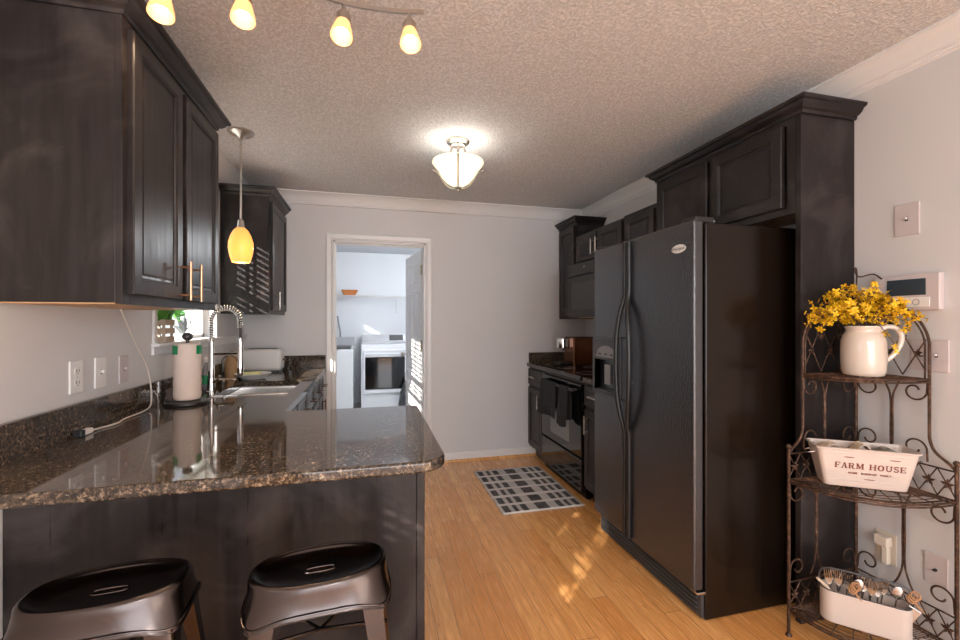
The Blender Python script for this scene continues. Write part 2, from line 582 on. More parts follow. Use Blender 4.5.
# baseboards + wooden shoe
base_p = [(0, 0), (0.014, 0), (0.014, 0.062), (0.010, 0.072), (0.006, 0.080), (0, 0.084)]
shoe_p = [(0.014, 0), (0.030, 0), (0.029, 0.008), (0.024, 0.015), (0.014, 0.018)]
mb = MB(); mb.sweep(base_p, [(DRr + 0.06, YB), (XR, YB)], side=1); struct('baseboard_back', mb, 'trim')
mb = MB(); mb.sweep(shoe_p, [(DRr + 0.06, YB), (XR, YB)], side=1); struct('trim_shoe_back', mb, 'floor')
mb = MB(); mb.sweep(base_p, [(XR, 1.45), (XR, YF)], side=1); struct('baseboard_right', mb, 'trim')
mb = MB(); mb.sweep(base_p, [(XL, YF), (XL, 1.5)], side=1); struct('baseboard_left', mb, 'trim')
# door casing
cas = [(0, 0), (0, -0.012), (0.008, -0.018), (0.020, -0.014), (0.050, -0.018), (0.060, -0.014), (0.060, 0)]
mb = MB()
rings = []
for (cx, cz, dx, dz) in ((DL, 0, -1, 0), (DL, DT, -1, 1), (DRr, DT, 1, 1), (DRr, 0, 1, 0)):
    rings.append([(cx + dx * a, YB + b, cz + dz * a) for a, b in cas])
mb.loops(rings, True, True, True)
mb.box(DL, YB, 0, DL + 0.015, YB + T, DT).box(DRr - 0.015, YB, 0, DRr, YB + T, DT).box(DL, YB, DT - 0.015, DRr, YB + T, DT)
mb.box(DL + 0.015, YB + 0.05, 0, DL + 0.022, YB + 0.085, DT - 0.015).box(DL, YB + 0.05, DT - 0.027, DRr, YB + 0.085, DT - 0.015)
struct('trim_door_casing', mb, 'trim')

# laundry door, swung open into the laundry
dw = 0.745
hx, hy = DRr - 0.022, YB + T - 0.004
door = thing('door_1', 'white six panel door swung open into the laundry room', 'door', (hx, hy, 0.012))
door['kind'] = 'structure'
mb = MB(); mb.box(0, -0.035, 0, dw, 0.0, 2.0, 0.002)
pr = [(0, 0.0), (0.008, 0.006), (0.020, 0.002), (0.03, 0.001)]
for (a, b, z0, z1) in ((0.10, 0.34, 0.24, 0.80), (0.41, 0.65, 0.24, 0.80), (0.10, 0.34, 0.93, 1.60), (0.41, 0.65, 0.93, 1.60), (0.10, 0.34, 1.70, 1.89), (0.41, 0.65, 1.70, 1.89)):
    for side in (0, 1):
        y = 0.0015 if side == 0 else -0.0365
        s_ = 1 if side == 0 else -1
        rg = [[(a + i, y + s_ * (q * 0.5), z0 + i), (b - i, y + s_ * (q * 0.5), z0 + i), (b - i, y + s_ * (q * 0.5), z1 - i), (a + i, y + s_ * (q * 0.5), z1 - i)] for i, q in ((0, -0.01), (0, 0.006), (0.008, 0.010), (0.016, 0.0), (0.02, -0.004))]
        mb.loops(rg, True, False, False)
door.rotation_euler = (0, 0, R(90 + 7))
leaf = mb.build('door_panel', 'trim', door, world=False)
kb = MB(); kb.lathe([(0.030, 0), (0.030, 0.005), (0.012, 0.008), (0.010, 0.03), (0.026, 0.042), (0.027, 0.058), (0.015, 0.066), (0, 0.067)], n=20,
                    m=Matrix.Translation((dw - 0.065, 0.0, 0.95)) @ Matrix.Rotation(-PI / 2, 4, 'X'))
kb.build('door_knob', 'nickel', door, smooth=True, world=False)
for z in (0.22, 1.08, 1.80):
    hb = MB(); hb.box(-0.024, -0.036, z - 0.045, -0.0005, -0.030, z + 0.045).tube([(-0.004, 0.004, z - 0.048), (-0.004, 0.004, z + 0.048)], 0.007)
    hb.box(-0.002, 0.0, z - 0.045, 0.03, 0.002, z + 0.045)
    hb.build('hinge', 'brass', door, world=False)

# ------------------------------------------------------------------ windows
def window(idx, w, label, XL=XL):
    y0, y1, z0, z1 = w
    f = MB()
    for (a, b, c_, d) in ((y0, y0 + 0.035, z0, z1), (y1 - 0.035, y1, z0, z1), (y0, y1, z0, z0 + 0.022), (y0, y1, z1 - 0.035, z1), (y0, y1, (z0 + z1) / 2 - 0.014, (z0 + z1) / 2 + 0.014)):
        f.box(XL - 0.10, a, c_, XL - 0.065, b, d)
    o = f.build('window_%d' % idx, 'trim'); o['kind'] = 'structure'; o['label'] = label
    g = MB(); g.box(XL - 0.086, y0 + 0.03, z0 + 0.02, XL - 0.083, y1 - 0.03, z1 - 0.03)
    g.build('window_pane', 'glass', o)
    return o


window(1, W1, 'kitchen window over the sink')
window(2, W2, 'side window of the dining end')
window(3, W3, 'small high laundry window', -1.38)
# ledge running along the left wall under the window to the back corner
mb = MB(); mb.box(XL - 0.06, 2.43, 1.195, XL + 0.035, YB, 1.213, 0.004)
mb.box(XL - 0.001, 2.43, 1.155, XL + 0.012, YB, 1.195, 0.003)
struct('trim_window_ledge', mb, 'trim')
mb = MB().box(XL - 0.001, W1[0] - 0.03, 1.213, XL + 0.010, W1[0], 2.13).box(XL - 0.001, W1[1], 1.213, XL + 0.010, W1[1] + 0.03, 2.13).box(XL - 0.001, W1[0] - 0.03, W1[3], XL + 0.010, W1[1] + 0.03, W1[3] + 0.03)
struct('trim_window_casing', mb, 'trim')


def blind(name, label, w, zlow, XL=XL):
    y0, y1, z0, z1 = w
    th = thing(name, label, 'window blind', (XL - 0.035, (y0 + y1) / 2, zlow))
    s_ = MB(); z = zlow + 0.03
    while z < z1 - 0.06:
        s_.box(XL - 0.058, y0 + 0.008, z, XL - 0.012, y1 - 0.008, z + 0.0028)
        z += 0.044
    s_.build('slats', 'blind', th)
    MB().box(XL - 0.06, y0 + 0.005, z1 - 0.055, XL - 0.008, y1 - 0.005, z1 - 0.003, 0.003).build('headrail', 'blind', th)
    MB().box(XL - 0.06, y0 + 0.008, zlow, XL - 0.010, y1 - 0.008, zlow + 0.018, 0.004).build('bottom_rail', 'blind', th)
    for q in (0.16, 0.5, 0.84):
        yy = y0 + (y1 - y0) * q
        MB().box(XL - 0.0595, yy - 0.012, zlow, XL - 0.0585, yy + 0.012, z1 - 0.03).box(XL - 0.0105, yy - 0.012, zlow, XL - 0.0095, yy + 0.012, z1 - 0.03).build('ladder_tape', 'blind', th)


blind('window_blind', 'white slatted blind half lowered over the sink window', W1, 1.44)
blind('window_blind', 'white slatted blind in the side window of the dining end', W2, 1.14)
blind('window_blind', 'white slatted blind in the high laundry window', W3, 1.87, -1.38)

# ------------------------------------------------------------------ cabinets
DOORP = [(0, 0.020), (0, 0.004), (0.003, 0.0), (0.046, 0.0), (0.049, 0.003), (0.054, 0.003), (0.057, 0.009), (0.064, 0.010), (0.072, 0.007), (0.080, 0.007)]


def cab_door(parent, w, h, mtx, mat='cab', name='door', prof=DOORP, thin=False):
    mb = MB()
    p = prof if not thin else [(0, 0.020), (0, 0.003), (0.003, 0), (0.030, 0.0), (0.033, 0.004), (0.038, 0.004)]
    mb.rect_loft(w, h, p, m=mtx)
    return mb.build(name, mat, parent)


def bar_pull(parent, mtx, length, mat='copper', name='handle', proj=0.035, rad=0.0055, vertical=True):
    """bar handle; mtx at its centre on the door surface, outward -Y"""
    mb = MB()
    h = length / 2
    ax = (lambda u: (0, -proj, u)) if vertical else (lambda u: (u, -proj, 0))
    mb.tube([ax(-h), ax(h)], rad, 12, m=mtx)
    for u in (-h * 0.72, h * 0.72):
        a = ax(u)
        mb.tube([(a[0], 0, a[2]), a], rad * 0.8, 10, m=mtx)
    return mb.build(name, mat, parent, smooth=True)


CROWN = [(0, 0), (0.006, 0.0), (0.010, 0.008), (0.010, 0.014), (0.022, 0.020), (0.032, 0.030), (0.038, 0.042), (0.048, 0.046), (0.052, 0.052), (0.052, 0.060), (0, 0.060)]


def crown(parent, path, z, side):
    mb = MB(); mb.sweep(CROWN, path, side=side, z=z)
    return mb.build('crown', 'cab_h', parent)


# --- left upper cabinet
th = thing('upper_cabinet', 'large black two door wall cabinet with copper pulls above the outlets', 'cabinet', (XL, 1.5, 1.372))
fx = -0.71
MB().box(XL + 0.002, 1.5, 1.376, fx - 0.018, 2.30, 2.235, 0.001).build('body', 'cab', th)
mb = MB()
mb.box(fx - 0.018, 1.499, 1.372, fx, 1.545, 2.235, 0.001).box(fx - 0.018, 2.265, 1.372, fx, 2.301, 2.235, 0.001).box(fx - 0.018, 1.545, 1.372, fx, 2.265, 1.41).box(fx - 0.018, 1.545, 2.205, fx, 2.265, 2.235).box(fx - 0.018, 1.87, 1.41, fx, 1.915, 2.205)
mb.build('face_frame', 'cab', th)
MB().box(XL + 0.004, 1.504, 1.3725, fx - 0.020, 2.295, 1.3755).build('underside', 'wood_raw', th)['label'] = 'bare wood underside'
d = cab_door(th, 0.352, 0.80, face_mtx(fx + 0.020, 1.524, 1.402, '+x'))
bar_pull(d, face_mtx(fx + 0.022, 1.845, 1.472, '+x'), 0.146)
d = cab_door(th, 0.365, 0.80, face_mtx(fx + 0.020, 1.912, 1.402, '+x'))
bar_pull(d, face_mtx(fx + 0.022, 1.950, 1.472, '+x'), 0.146)
crown(th, [(XL + 0.004, 1.5), (fx, 1.5), (fx, 2.30), (XL + 0.004, 2.30)], 2.228, side=1)

# --- far left upper cabinet
th = thing('upper_cabinet', 'black wall cabinet in the far left corner with nickel pull and striped sunlight', 'cabinet', (XL, 3.42, 1.372))
y0 = 3.42
MB().box(XL + 0.002, y0, 1.376, fx - 0.018, YB - 0.002, 2.235, 0.001).build('body', 'cab', th)
MB().box(fx - 0.018, y0 - 0.001, 1.372, fx, y0 + 0.035, 2.235).box(fx - 0.018, YB - 0.04, 1.372, fx, YB - 0.002, 2.235).box(fx - 0.018, y0 + 0.035, 1.372, fx, YB - 0.04, 1.41).box(fx - 0.018, y0 + 0.035, 2.205, fx, YB - 0.04, 2.235).build('face_frame', 'cab', th)
d = cab_door(th, 0.545, 0.80, face_mtx(fx + 0.020, y0 + 0.022, 1.402, '+x'))
bar_pull(d, face_mtx(fx + 0.022, y0 + 0.085, 1.475, '+x'), 0.13, 'nickel')
crown(th, [(XL + 0.004, y0), (fx, y0), (fx, YB - 0.002)], 2.228, side=1)

# --- right: cabinet over the fridge with full height end panel
RX = 1.82
th = thing('upper_cabinet', 'black two door cabinet above the refrigerator with small nickel knobs', 'cabinet', (XR, 1.505, 1.81))
MB().box(RX + 0.018, 1.505, 1.83, XR - 0.002, 2.455, 2.235).build('body', 'cab', th)
MB().box(RX, 1.505, 1.80, RX + 0.018, 1.545, 2.235).box(RX, 2.42, 1.80, RX + 0.018, 2.455, 2.235).box(RX, 1.545, 1.80, RX + 0.018, 2.42, 1.845).box(RX, 1.545, 2.20, RX + 0.018, 2.42, 2.235).box(RX, 1.965, 1.845, RX + 0.018, 2.01, 2.20).build('face_frame', 'cab', th)
MB().box(RX + 0.02, 1.507, 1.825, XR - 0.004, 2.45, 1.829).build('underside', 'wood_raw', th)['label'] = 'bare wood underside'
d1 = cab_door(th, 0.420, 0.37, face_mtx(RX - 0.020, 1.975, 1.832, '-x'))
d2 = cab_door(th, 0.420, 0.37, face_mtx(RX - 0.020, 2.425, 1.832, '-x'))
for dd, yy in ((d1, 1.95), (d2, 2.03)):
    kb = MB(); kb.lathe([(0.009, 0), (0.006, 0.006), (0.006, 0.014), (0.014, 0.020), (0.015, 0.026), (0.010, 0.031), (0, 0.032)], n=18,
                        m=face_mtx(RX - 0.020, yy, 1.86, '-x') @ Matrix.Rotation(PI / 2, 4, 'X'))
    kb.build('knob', 'nickel', dd, smooth=True)
crown(th, [(XR - 0.004, 1.475), (RX, 1.475), (RX, 2.455), (XR - 0.004, 2.455)], 2.228, side=-1)
pn = MB().box(RX - 0.001, 1.478, 0.0, XR - 0.002, 1.503, 2.235, 0.001).build('cabinet_end_panel', 'cab', loc=(XR, 1.48, 0))
tag(pn, 'tall dark brown-black end panel beside the refrigerator reaching the floor', 'panel')

RXF = 1.85
# --- right: cabinets beyond fridge
th = thing('upper_cabinet', 'short black single door cabinet between the refrigerator top and the microwave', 'cabinet', (XR, 2.48, 1.40))
MB().box(RXF + 0.018, 2.47, 1.40, XR - 0.002, 2.875, 2.11).build('body', 'cab', th)
MB().box(RXF, 2.47, 1.40, RXF + 0.018, 2.875, 2.11).build('face_frame', 'cab', th)
cab_door(th, 0.335, 0.66, face_mtx(RXF - 0.020, 2.845, 1.42, '-x'))
th = thing('upper_cabinet', 'black cabinet with two small doors above the microwave', 'cabinet', (XR, 2.88, 1.82))
MB().box(RXF + 0.018, 2.878, 1.832, XR - 0.002, 3.638, 2.10).build('body', 'cab', th)
MB().box(RXF, 2.878, 1.832, RXF + 0.018, 3.638, 2.10).build('face_frame', 'cab', th)
d = cab_door(th, 0.355, 0.225, face_mtx(RXF - 0.020, 3.620, 1.855, '-x'))
bar_pull(d, face_mtx(RXF - 0.022, 3.295, 1.955, '-x'), 0.13, 'nickel', proj=0.03)
d = cab_door(th, 0.355, 0.225, face_mtx(RXF - 0.020, 3.245, 1.855, '-x'))
bar_pull(d, face_mtx(RXF - 0.022, 3.215, 1.955, '-x'), 0.13, 'nickel', proj=0.03)
th = thing('upper_cabinet', 'tall narrow black cabinet with a crown in the far right corner', 'cabinet', (XR, 3.64, 1.35))
MB().box(RXF + 0.018, 3.64, 1.345, XR - 0.002, YB - 0.002, 2.235).build('body', 'cab', th)
MB().box(RXF, 3.64, 1.345, RXF + 0.018, YB - 0.002, 2.235).build('face_frame', 'cab', th)
cab_door(th, 0.31, 0.83, face_mtx(RXF - 0.020, 3.98, 1.375, '-x'))
crown(th, [(XR - 0.004, 3.64), (RXF, 3.64), (RXF, YB - 0.002)], 2.225, side=-1)

# --- microwave over the range
th = thing('microwave', 'black over the range microwave under the far right cabinets', 'microwave', (1.93, 3.26, 1.37))
MX = 1.772
MB().box(MX, 2.885, 1.355, XR - 0.004, 3.632, 1.828, 0.004).build('body', 'black_plastic', th)
mb = MB(); mb.rect_loft(0.735, 0.355, [(0, 0.018), (0, 0.004), (0.004, 0), (0.045, 0), (0.050, 0.004), (0.058, 0.004)], m=face_mtx(MX - 0.018, 3.628, 1.36, '-x'))
d = mb.build('door', 'black_plastic', th)
MB().box(MX - 0.0165, 3.10, 1.425, MX - 0.0135, 3.565, 1.655, 0.001).build('door_window', 'charcoal', d)
mb = MB(); mb.box(MX - 0.018, 2.89, 1.722, MX, 3.628, 1.825, 0.004)
v_ = mb.build('vent_strip', 'black_plastic', th)
mb = MB()
mb.lathe([(0.016, 0), (0.016, 0.001)], n=24, sx=1, sy=0.5, m=face_mtx(MX - 0.0185, 3.32, 1.785, '-x') @ Matrix.Rotation(PI / 2, 4, 'X'))
mb.build('badge', 'silver_plastic', v_)
bar_pull(d, face_mtx(MX - 0.018, 2.98, 1.54, '-x'), 0.30, 'black_plastic', proj=0.035, rad=0.009)
MB().box(MX + 0.02, 3.0, 1.350, XR - 0.05, 3.5, 1.3555).build('underside_reflection', 'copper', th)  # copper-coloured plate stands in for an orange reflection on the underside

# ------------------------------------------------------------------ peninsula and left base run
SLABT, SLABB = 0.914, 0.880
th = thing('peninsula_cabinet', 'black-brown panelled peninsula base under the granite breakfast bar', 'cabinet', (-0.4, 1.8, 0))
MB().box(XL + 0.002, 1.565, 0.10, 0.168, 2.08, SLABB - 0.001).build('body', 'cab', th)
MB().box(XL + 0.002, 1.550, 0.0, 0.160, 1.565, SLABB - 0.001).build('back_panel', 'cab', th)
MB().box(0.160, 1.545, 0.0, 0.190, 1.590, SLABB - 0.001, 0.003).build('corner_trim', 'cab', th)
MB().box(0.168, 1.590, 0.0, 0.188, 2.08, SLABB - 0.001).build('end_panel', 'cab', th)
BX = -0.405
th = thing('base_cabinet', 'black base cabinets under the sink counter along the left wall', 'cabinet', (XL, 3.0, 0))
MB().box(XL + 0.002, 2.085, 0.10, BX - 0.018, YB - 0.002, 0.66).box(XL + 0.002, 3.35, 0.66, BX - 0.018, YB - 0.002, SLABB - 0.001).box(XL + 0.002, 2.085, 0.66, BX - 0.018, 2.40, SLABB - 0.001).box(BX - 0.018, 2.085, 0.10, BX, YB - 0.002, SLABB - 0.001).build('body', 'cab', th)
MB().box(XL + 0.002, 2.085, 0.0, BX - 0.07, YB - 0.002, 0.10).build('toe_kick', 'cab', th)
yy = 2.20
for i, w in enumerate((0.36, 0.36, 0.36, 0.36, 0.30)):
    d = cab_door(th, w - 0.02, 0.58, face_mtx(BX + 0.020, yy, 0.125, '+x'))
    bar_pull(d, face_mtx(BX + 0.022, yy + (w - 0.07 if i % 2 == 0 else 0.04), 0.60, '+x'), 0.12, 'bronze', proj=0.02)
    d = cab_door(th, w - 0.02, 0.135, face_mtx(BX + 0.020, yy, 0.725, '+x'), name='drawer', thin=True)
    bar_pull(d, face_mtx(BX + 0.022, yy + w / 2, 0.79, '+x'), 0.12, 'bronze', vertical=False)
    yy += w

# granite worktop
def arc(cx, cy, r, a0, a1, n=8):
    return [(cx + r * math.cos(a0 + (a1 - a0) * i / n), cy + r * math.sin(a0 + (a1 - a0) * i / n)) for i in range(n + 1)]


wt = thing('granite_worktop', 'glossy brown speckled granite counter wrapping the peninsula and sink wall', 'countertop', (-0.4, 1.7, SLABB))
PX, PY0, PY1, CX = 0.225, 1.25, 2.115, -0.375
rr = 0.085
S = (-0.83, -0.45, 2.56, 3.22)   # sink opening
poly = [(XL + 0.002, PY0)] + arc(PX - rr, PY0 + rr, rr, -PI / 2, 0) + arc(PX - 0.03, PY1 - 0.03, 0.03, 0, PI / 2, 5) + [(CX, PY1), (XL + 0.002, PY1)]
mb = MB(); mb.prism(poly, SLABB, SLABT, 0.008, 4)
slab = mb.build('slab', 'granite', wt)
mb = MB()
e = 0.0005
mb.box(XL + 0.002, PY1 - 0.008, SLABB, CX, S[2], SLABT - e).box(XL + 0.002, S[2], SLABB, S[0], S[3], SLABT - e).box(S[1], S[2], SLABB, CX, S[3], SLABT - e).box(XL + 0.002, S[3], SLABB, CX, YB - 0.002, SLABT - e)
mb.build('slab', 'granite', wt)
MB().box(XL + 0.002, PY0 + 0.02, SLABT - e, XL + 0.022, YB - 0.002, SLABT + 0.112, 0.002).box(XL + 0.022, YB - 0.022, SLABT - e, CX, YB - 0.002, SLABT + 0.112, 0.002).build('backsplash', 'granite', wt)

# sink
th = thing('kitchen_sink', 'stainless steel double bowl sink set into the granite below the window', 'sink', (-0.64, 2.89, 0.72))


def basin(y0, y1):
    mb = MB()
    x0, x1 = S[0] - 0.006, S[1] + 0.006
    zt, zb, tt = SLABB - 0.001, 0.70, 0.004
    r_ = []
    for (ins, z) in ((0.0, zt), (0.004, zt - 0.02), (0.012, zb + 0.02), (0.03, zb), (0.10, zb - 0.004)):
        r_.append([(x0 + ins, y0 + ins, z), (x1 - ins, y0 + ins, z), (x1 - ins, y1 - ins, z), (x0 + ins, y1 - ins, z)])
    mb.loops(r_, True, False, True)
    mb.lathe([(0.035, 0.001), (0.028, 0.003), (0.01, 0.0005)], (x0 + x1) / 2, (y0 + y1) / 2, zb - 0.004, 20)
    return mb


MB()
for (a, b) in ((S[2] - 0.006, 2.87), (2.91, S[3] + 0.006)):
    basin(a, b).build('basin', 'steel', th, smooth=True)
MB().box(S[0] - 0.006, 2.868, SLABB - 0.03, S[1] + 0.006, 2.912, SLABB - 0.004, 0.004).box(S[0] - 0.012, S[2] - 0.012, SLABB - 0.006, S[0] + 0.004, S[3] + 0.012, SLABB - 0.001).box(S[1] - 0.004, S[2] - 0.012, SLABB - 0.006, S[1] + 0.012, S[3] + 0.012, SLABB - 0.001).box(S[0], S[3] - 0.004, SLABB - 0.006, S[1], S[3] + 0.012, SLABB - 0.001).build('rim', 'steel', th)

# faucet (spring pull-down)
fxx, fyy = -0.880, 2.78
th = thing('kitchen_faucet', 'tall chrome spring neck pull-down faucet behind the sink', 'faucet', (fxx, fyy, SLABT))
mb = MB(); mb.lathe([(0.030, 0), (0.030, 0.008), (0.022, 0.012), (0.019, 0.05), (0.019, 0.075), (0.016, 0.085), (0.016, 0.30), (0.013, 0.305)], fxx, fyy, SLABT, 24)
mb.build('body', 'chrome', th, smooth=True)
sdx, sdy = 0.145, 0.02    # spout reach
path = []
for i in range(13):
    path.append((fxx, fyy, SLABT + 0.29 + 0.12 * i / 12))
rad = sdx / 2
for i in range(1, 25):
    a = PI - PI * i / 24
    path.append((fxx + rad + rad * math.cos(a), fyy + sdy * (1 - math.cos(PI * i / 24)) / 2, SLABT + 0.41 + rad * 1.05 * math.sin(a)))
for i in range(1, 7):
    path.append((fxx + sdx, fyy + sdy, SLABT + 0.41 - 0.11 * i / 6))
MB().tube(path, 0.0075, 10).build('hose', 'charcoal', th, smooth=True)
# coil
P = [Vector(p) for p in path]
L = [0]
for a, b in zip(P, P[1:]):
    L.append(L[-1] + (b - a).length)
tot = L[-1] * 0.86
coil = []
turns, per = 30, 9
for k in range(turns * per + 1):
    sdist = tot * k / (turns * per)
    j = max(i for i in range(len(L) - 1) if L[i] <= sdist)
    f_ = (sdist - L[j]) / (L[j + 1] - L[j])
    p = P[j].lerp(P[j + 1], f_)
    d_ = (P[j + 1] - P[j]).normalized()
    side_v = Vector((0, 1, 0)); side_v = (side_v - d_ * side_v.dot(d_)).normalized()
    up_v = d_.cross(side_v)
    an = 2 * PI * k / per
    coil.append(p + (side_v * math.cos(an) + up_v * math.sin(an)) * 0.0165)
MB().tube(coil, 0.0032, 5).build('spring', 'chrome', th, smooth=True, angle=80)
hx_, hy_ = fxx + sdx, fyy + sdy
MB().lathe([(0.013, 0), (0.017, 0.01), (0.018, 0.05), (0.014, 0.10), (0.0155, 0.19), (0.012, 0.22)], hx_, hy_, SLABT + 0.09, 20).build('spray_head', 'chrome', th, smooth=True)
MB().tube([(fxx, fyy, SLABT + 0.22), (hx_, hy_, SLABT + 0.22)], 0.007, 10).build('support_arm', 'chrome', th, smooth=True)
MB().tube([(fxx, fyy, SLABT + 0.07), (fxx + 0.10, fyy + 0.01, SLABT + 0.07), (fxx + 0.12, fyy + 0.015, SLABT + 0.065)], 0.008, 10).build('pot_filler_spout', 'chrome', th, smooth=True)
MB().tube([(fxx, fyy, SLABT + 0.06), (fxx + 0.035, fyy - 0.03, SLABT + 0.065), (fxx + 0.06, fyy - 0.06, SLABT + 0.10)], [0.009, 0.007, 0.005], 10).build('lever', 'chrome', th, smooth=True)

# paper towel holder + roll
tx, ty = -0.875, 2.43
th = thing('paper_towel_holder', 'black round paper towel stand with ball top on the granite', 'paper towel holder', (tx, ty, SLABT))
MB().lathe([(0.095, 0), (0.098, 0.004), (0.096, 0.012), (0.080, 0.018), (0.03, 0.020)], tx, ty, SLABT, 36).build('base', 'black_plastic', th, smooth=True)
MB().tube([(tx, ty, SLABT + 0.018), (tx, ty, SLABT + 0.318)], 0.008, 12).build('rod', 'black_plastic', th)
MB().sphere((tx, ty, SLABT + 0.332), 0.024, (1, 1, 0.85)).build('ball_finial', 'charcoal', th, smooth=True)
th = thing('paper_towel_roll', 'wrapped paper towel roll with green printed corners on the black stand', 'paper towels', (tx, ty, SLABT + 0.021))
mb = MB()
n = 40
rings = []
for k, (r_, z) in enumerate([(0.022, 0.0), (0.052, 0.002), (0.058, 0.010)] + [(0.059 + 0.0012 * math.sin(i * 2.1), 0.02 + 0.24 * i / 14) for i in range(15)] + [(0.057, 0.272), (0.051, 0.279), (0.022, 0.280)]):
    rings.append([(tx + r_ * (1 + 0.008 * math.sin(5 * a + z * 60)) * math.cos(a), ty + r_ * (1 + 0.008 * math.sin(5 * a + z * 60)) * math.sin(a), SLABT + 0.021 + z) for a in [2 * PI * i / n for i in range(n)]])
rings.append([(tx + 0.0225 * math.cos(2 * PI * i / n), ty + 0.0225 * math.sin(2 * PI * i / n), SLABT + 0.022) for i in range(n)])
mb.loops(rings, True, False, False)
mb.build('roll', 'paper', th, smooth=True)
for a0 in (R(-132), R(-12), R(108)):
    mb = MB()
    rg = []
    for z in (0.225, 0.268):
        rg.append([(tx + 0.0612 * math.cos(a0 + q), ty + 0.0612 * math.sin(a0 + q), SLABT + 0.021 + z) for q in [R(-22) + R(44) * i / 8 for i in range(9)]])
    mb.loops(rg, False)
    o = mb.build('green_print', 'green_print', th)
    so = o.modifiers.new('s', 'SOLIDIFY'); so.thickness = 0.0008

# dish soap, jar, dish, toaster
th = thing('soap_bottle', 'small grey dish soap bottle with green label behind the paper towels', 'bottle', (-0.955, 2.93, SLABT))
MB().lathe([(0.0316, 0.03), (0.0316, 0.085)], -0.955, 2.93, SLABT, 20, sx=0.82, sy=1.02).build('green_label', 'soap', th, smooth=True)
MB().lathe([(0.028, 0), (0.031, 0.006), (0.031, 0.10), (0.024, 0.13), (0.011, 0.15), (0.011, 0.16)], -0.955, 2.93, SLABT, 20, sy=1.0, sx=0.8).build('bottle_body', 'grey_plastic', th, smooth=True)
MB().lathe([(0.013, 0.16), (0.013, 0.18), (0.006, 0.185), (0.005, 0.20)], -0.955, 2.93, SLABT, 14).build('cap', 'plate_white', th, smooth=True)
jx, jy = -0.955, 3.42
th = thing('tan_jar', 'small tan jar with dark wire bail behind the faucet', 'jar', (jx, jy, SLABT))
MB().lathe([(0.035, 0), (0.042, 0.01), (0.045, 0.09), (0.040, 0.13), (0.034, 0.14), (0.034, 0.155)], jx, jy, SLABT, 24).build('jar_body', 'amber_jar', th, smooth=True)
MB().lathe([(0.036, 0.155), (0.037, 0.165), (0.032, 0.178), (0.012, 0.182), (0.012, 0.195), (0, 0.197)], jx, jy, SLABT, 24).build('lid', 'crate', th, smooth=True)
MB().tube([(jx + 0.05 * math.cos(a), jy - 0.045, SLABT + 0.12 + 0.045 * math.sin(a)) for a in [PI * i / 12 for i in range(13)]], 0.003, 6).build('bail', 'iron', th)
bx, by = -0.80, 3.36
mb = MB()
n = 48
rings = []
for r_, z in ((0.06, 0.0), (0.075, 0.004), (0.105, 0.030), (0.118, 0.040), (0.116, 0.042), (0.100, 0.033), (0.07, 0.010), (0.03, 0.008)):
    k = 0.02 if r_ > 0.1 else 0
    rings.append([(bx + r_ * (1 + k * math.sin(16 * a)) * math.cos(a), by + r_ * (1 + k * math.sin(16 * a)) * math.sin(a), SLABT + z) for a in [2 * PI * i / n for i in range(n)]])
mb.loops(rings, True, True, True)
o = mb.build('scalloped_dish', 'plate_white', smooth=True, loc=(bx, by, SLABT)); tag(o, 'scalloped round dish on the counter beyond the sink', 'dish')
o = MB().box(bx - 0.065, by - 0.035, SLABT + 0.013, bx + 0.05, by + 0.035, SLABT + 0.050, 0.010, 3).build('sponge', 'sponge', smooth=True, loc=(bx, by, SLABT + 0.013)); tag(o, 'pale yellow sponge lying in the scalloped dish', 'sponge')
th = thing('toaster', 'white rounded toaster on the counter in the far left corner', 'toaster', (-0.835, 3.83, SLABT))
MB().box(-0.98, 3.745, SLABT + 0.010, -0.69, 3.915, SLABT + 0.185, 0.030, 5).build('body', 'plate_white', th, smooth=True)
MB().box(-0.965, 3.76, SLABT, -0.705, 3.90, SLABT + 0.014).build('base', 'charcoal', th)
for y in (3.795, 3.845):
    MB().box(-0.945, y, SLABT + 0.183, -0.735, y + 0.024, SLABT + 0.187).build('slot', 'slot', th)
MB().box(-0.692, 3.81, SLABT + 0.09, -0.672, 3.85, SLABT + 0.105, 0.004).build('lever', 'charcoal', th)

# crate planter and agave on the window ledge
cy_, cz_ = 2.545, 1.213
th = thing('crate_planter', 'small slatted wooden crate of green leaves on the window ledge', 'planter', (-1.0, cy_, cz_))
mb = MB()
for z in (0.002, 0.045, 0.088):
    mb.box(-1.075, cy_ - 0.055, cz_ + z, -1.069, cy_ + 0.055, cz_ + z + 0.028).box(-1.001, cy_ - 0.055, cz_ + z, -0.995, cy_ + 0.055, cz_ + z + 0.028)
    mb.box(-1.069, cy_ - 0.055, cz_ + z, -1.001, cy_ - 0.049, cz_ + z + 0.028).box(-1.069, cy_ + 0.049, cz_ + z, -1.001, cy_ + 0.055, cz_ + z + 0.028)
for x in (-1.067, -1.011):
    for y in (cy_ - 0.049, cy_ + 0.039):
        mb.box(x, y, cz_, x + 0.010, y + 0.010, cz_ + 0.118)
mb.box(-1.069, cy_ - 0.049, cz_ + 0.002, -1.001, cy_ + 0.049, cz_ + 0.008)
mb.build('crate', 'crate', th)


def leaf_mb(mb, base, tip, w, sag=0.0):
    b, t_ = Vector(base), Vector(tip)
    d = (t_ - b)
    s = d.cross(Vector((0, 0, 1)))
    if s.length < 1e-5:
        s = Vector((1, 0, 0))
    s = s.normalized() * w
    up = s.cross(d).normalized() * w * 0.35
    pts = []
    for f_, k in ((0, 0.15), (0.3, 0.8), (0.55, 1.0), (0.8, 0.6), (1.0, 0.02)):
        c_ = b + d * f_ + Vector((0, 0, -sag * f_ * f_))
        pts.append([c_ - s * k + up * k, c_, c_ + s * k + up * k])
    mb.loops(pts, False)


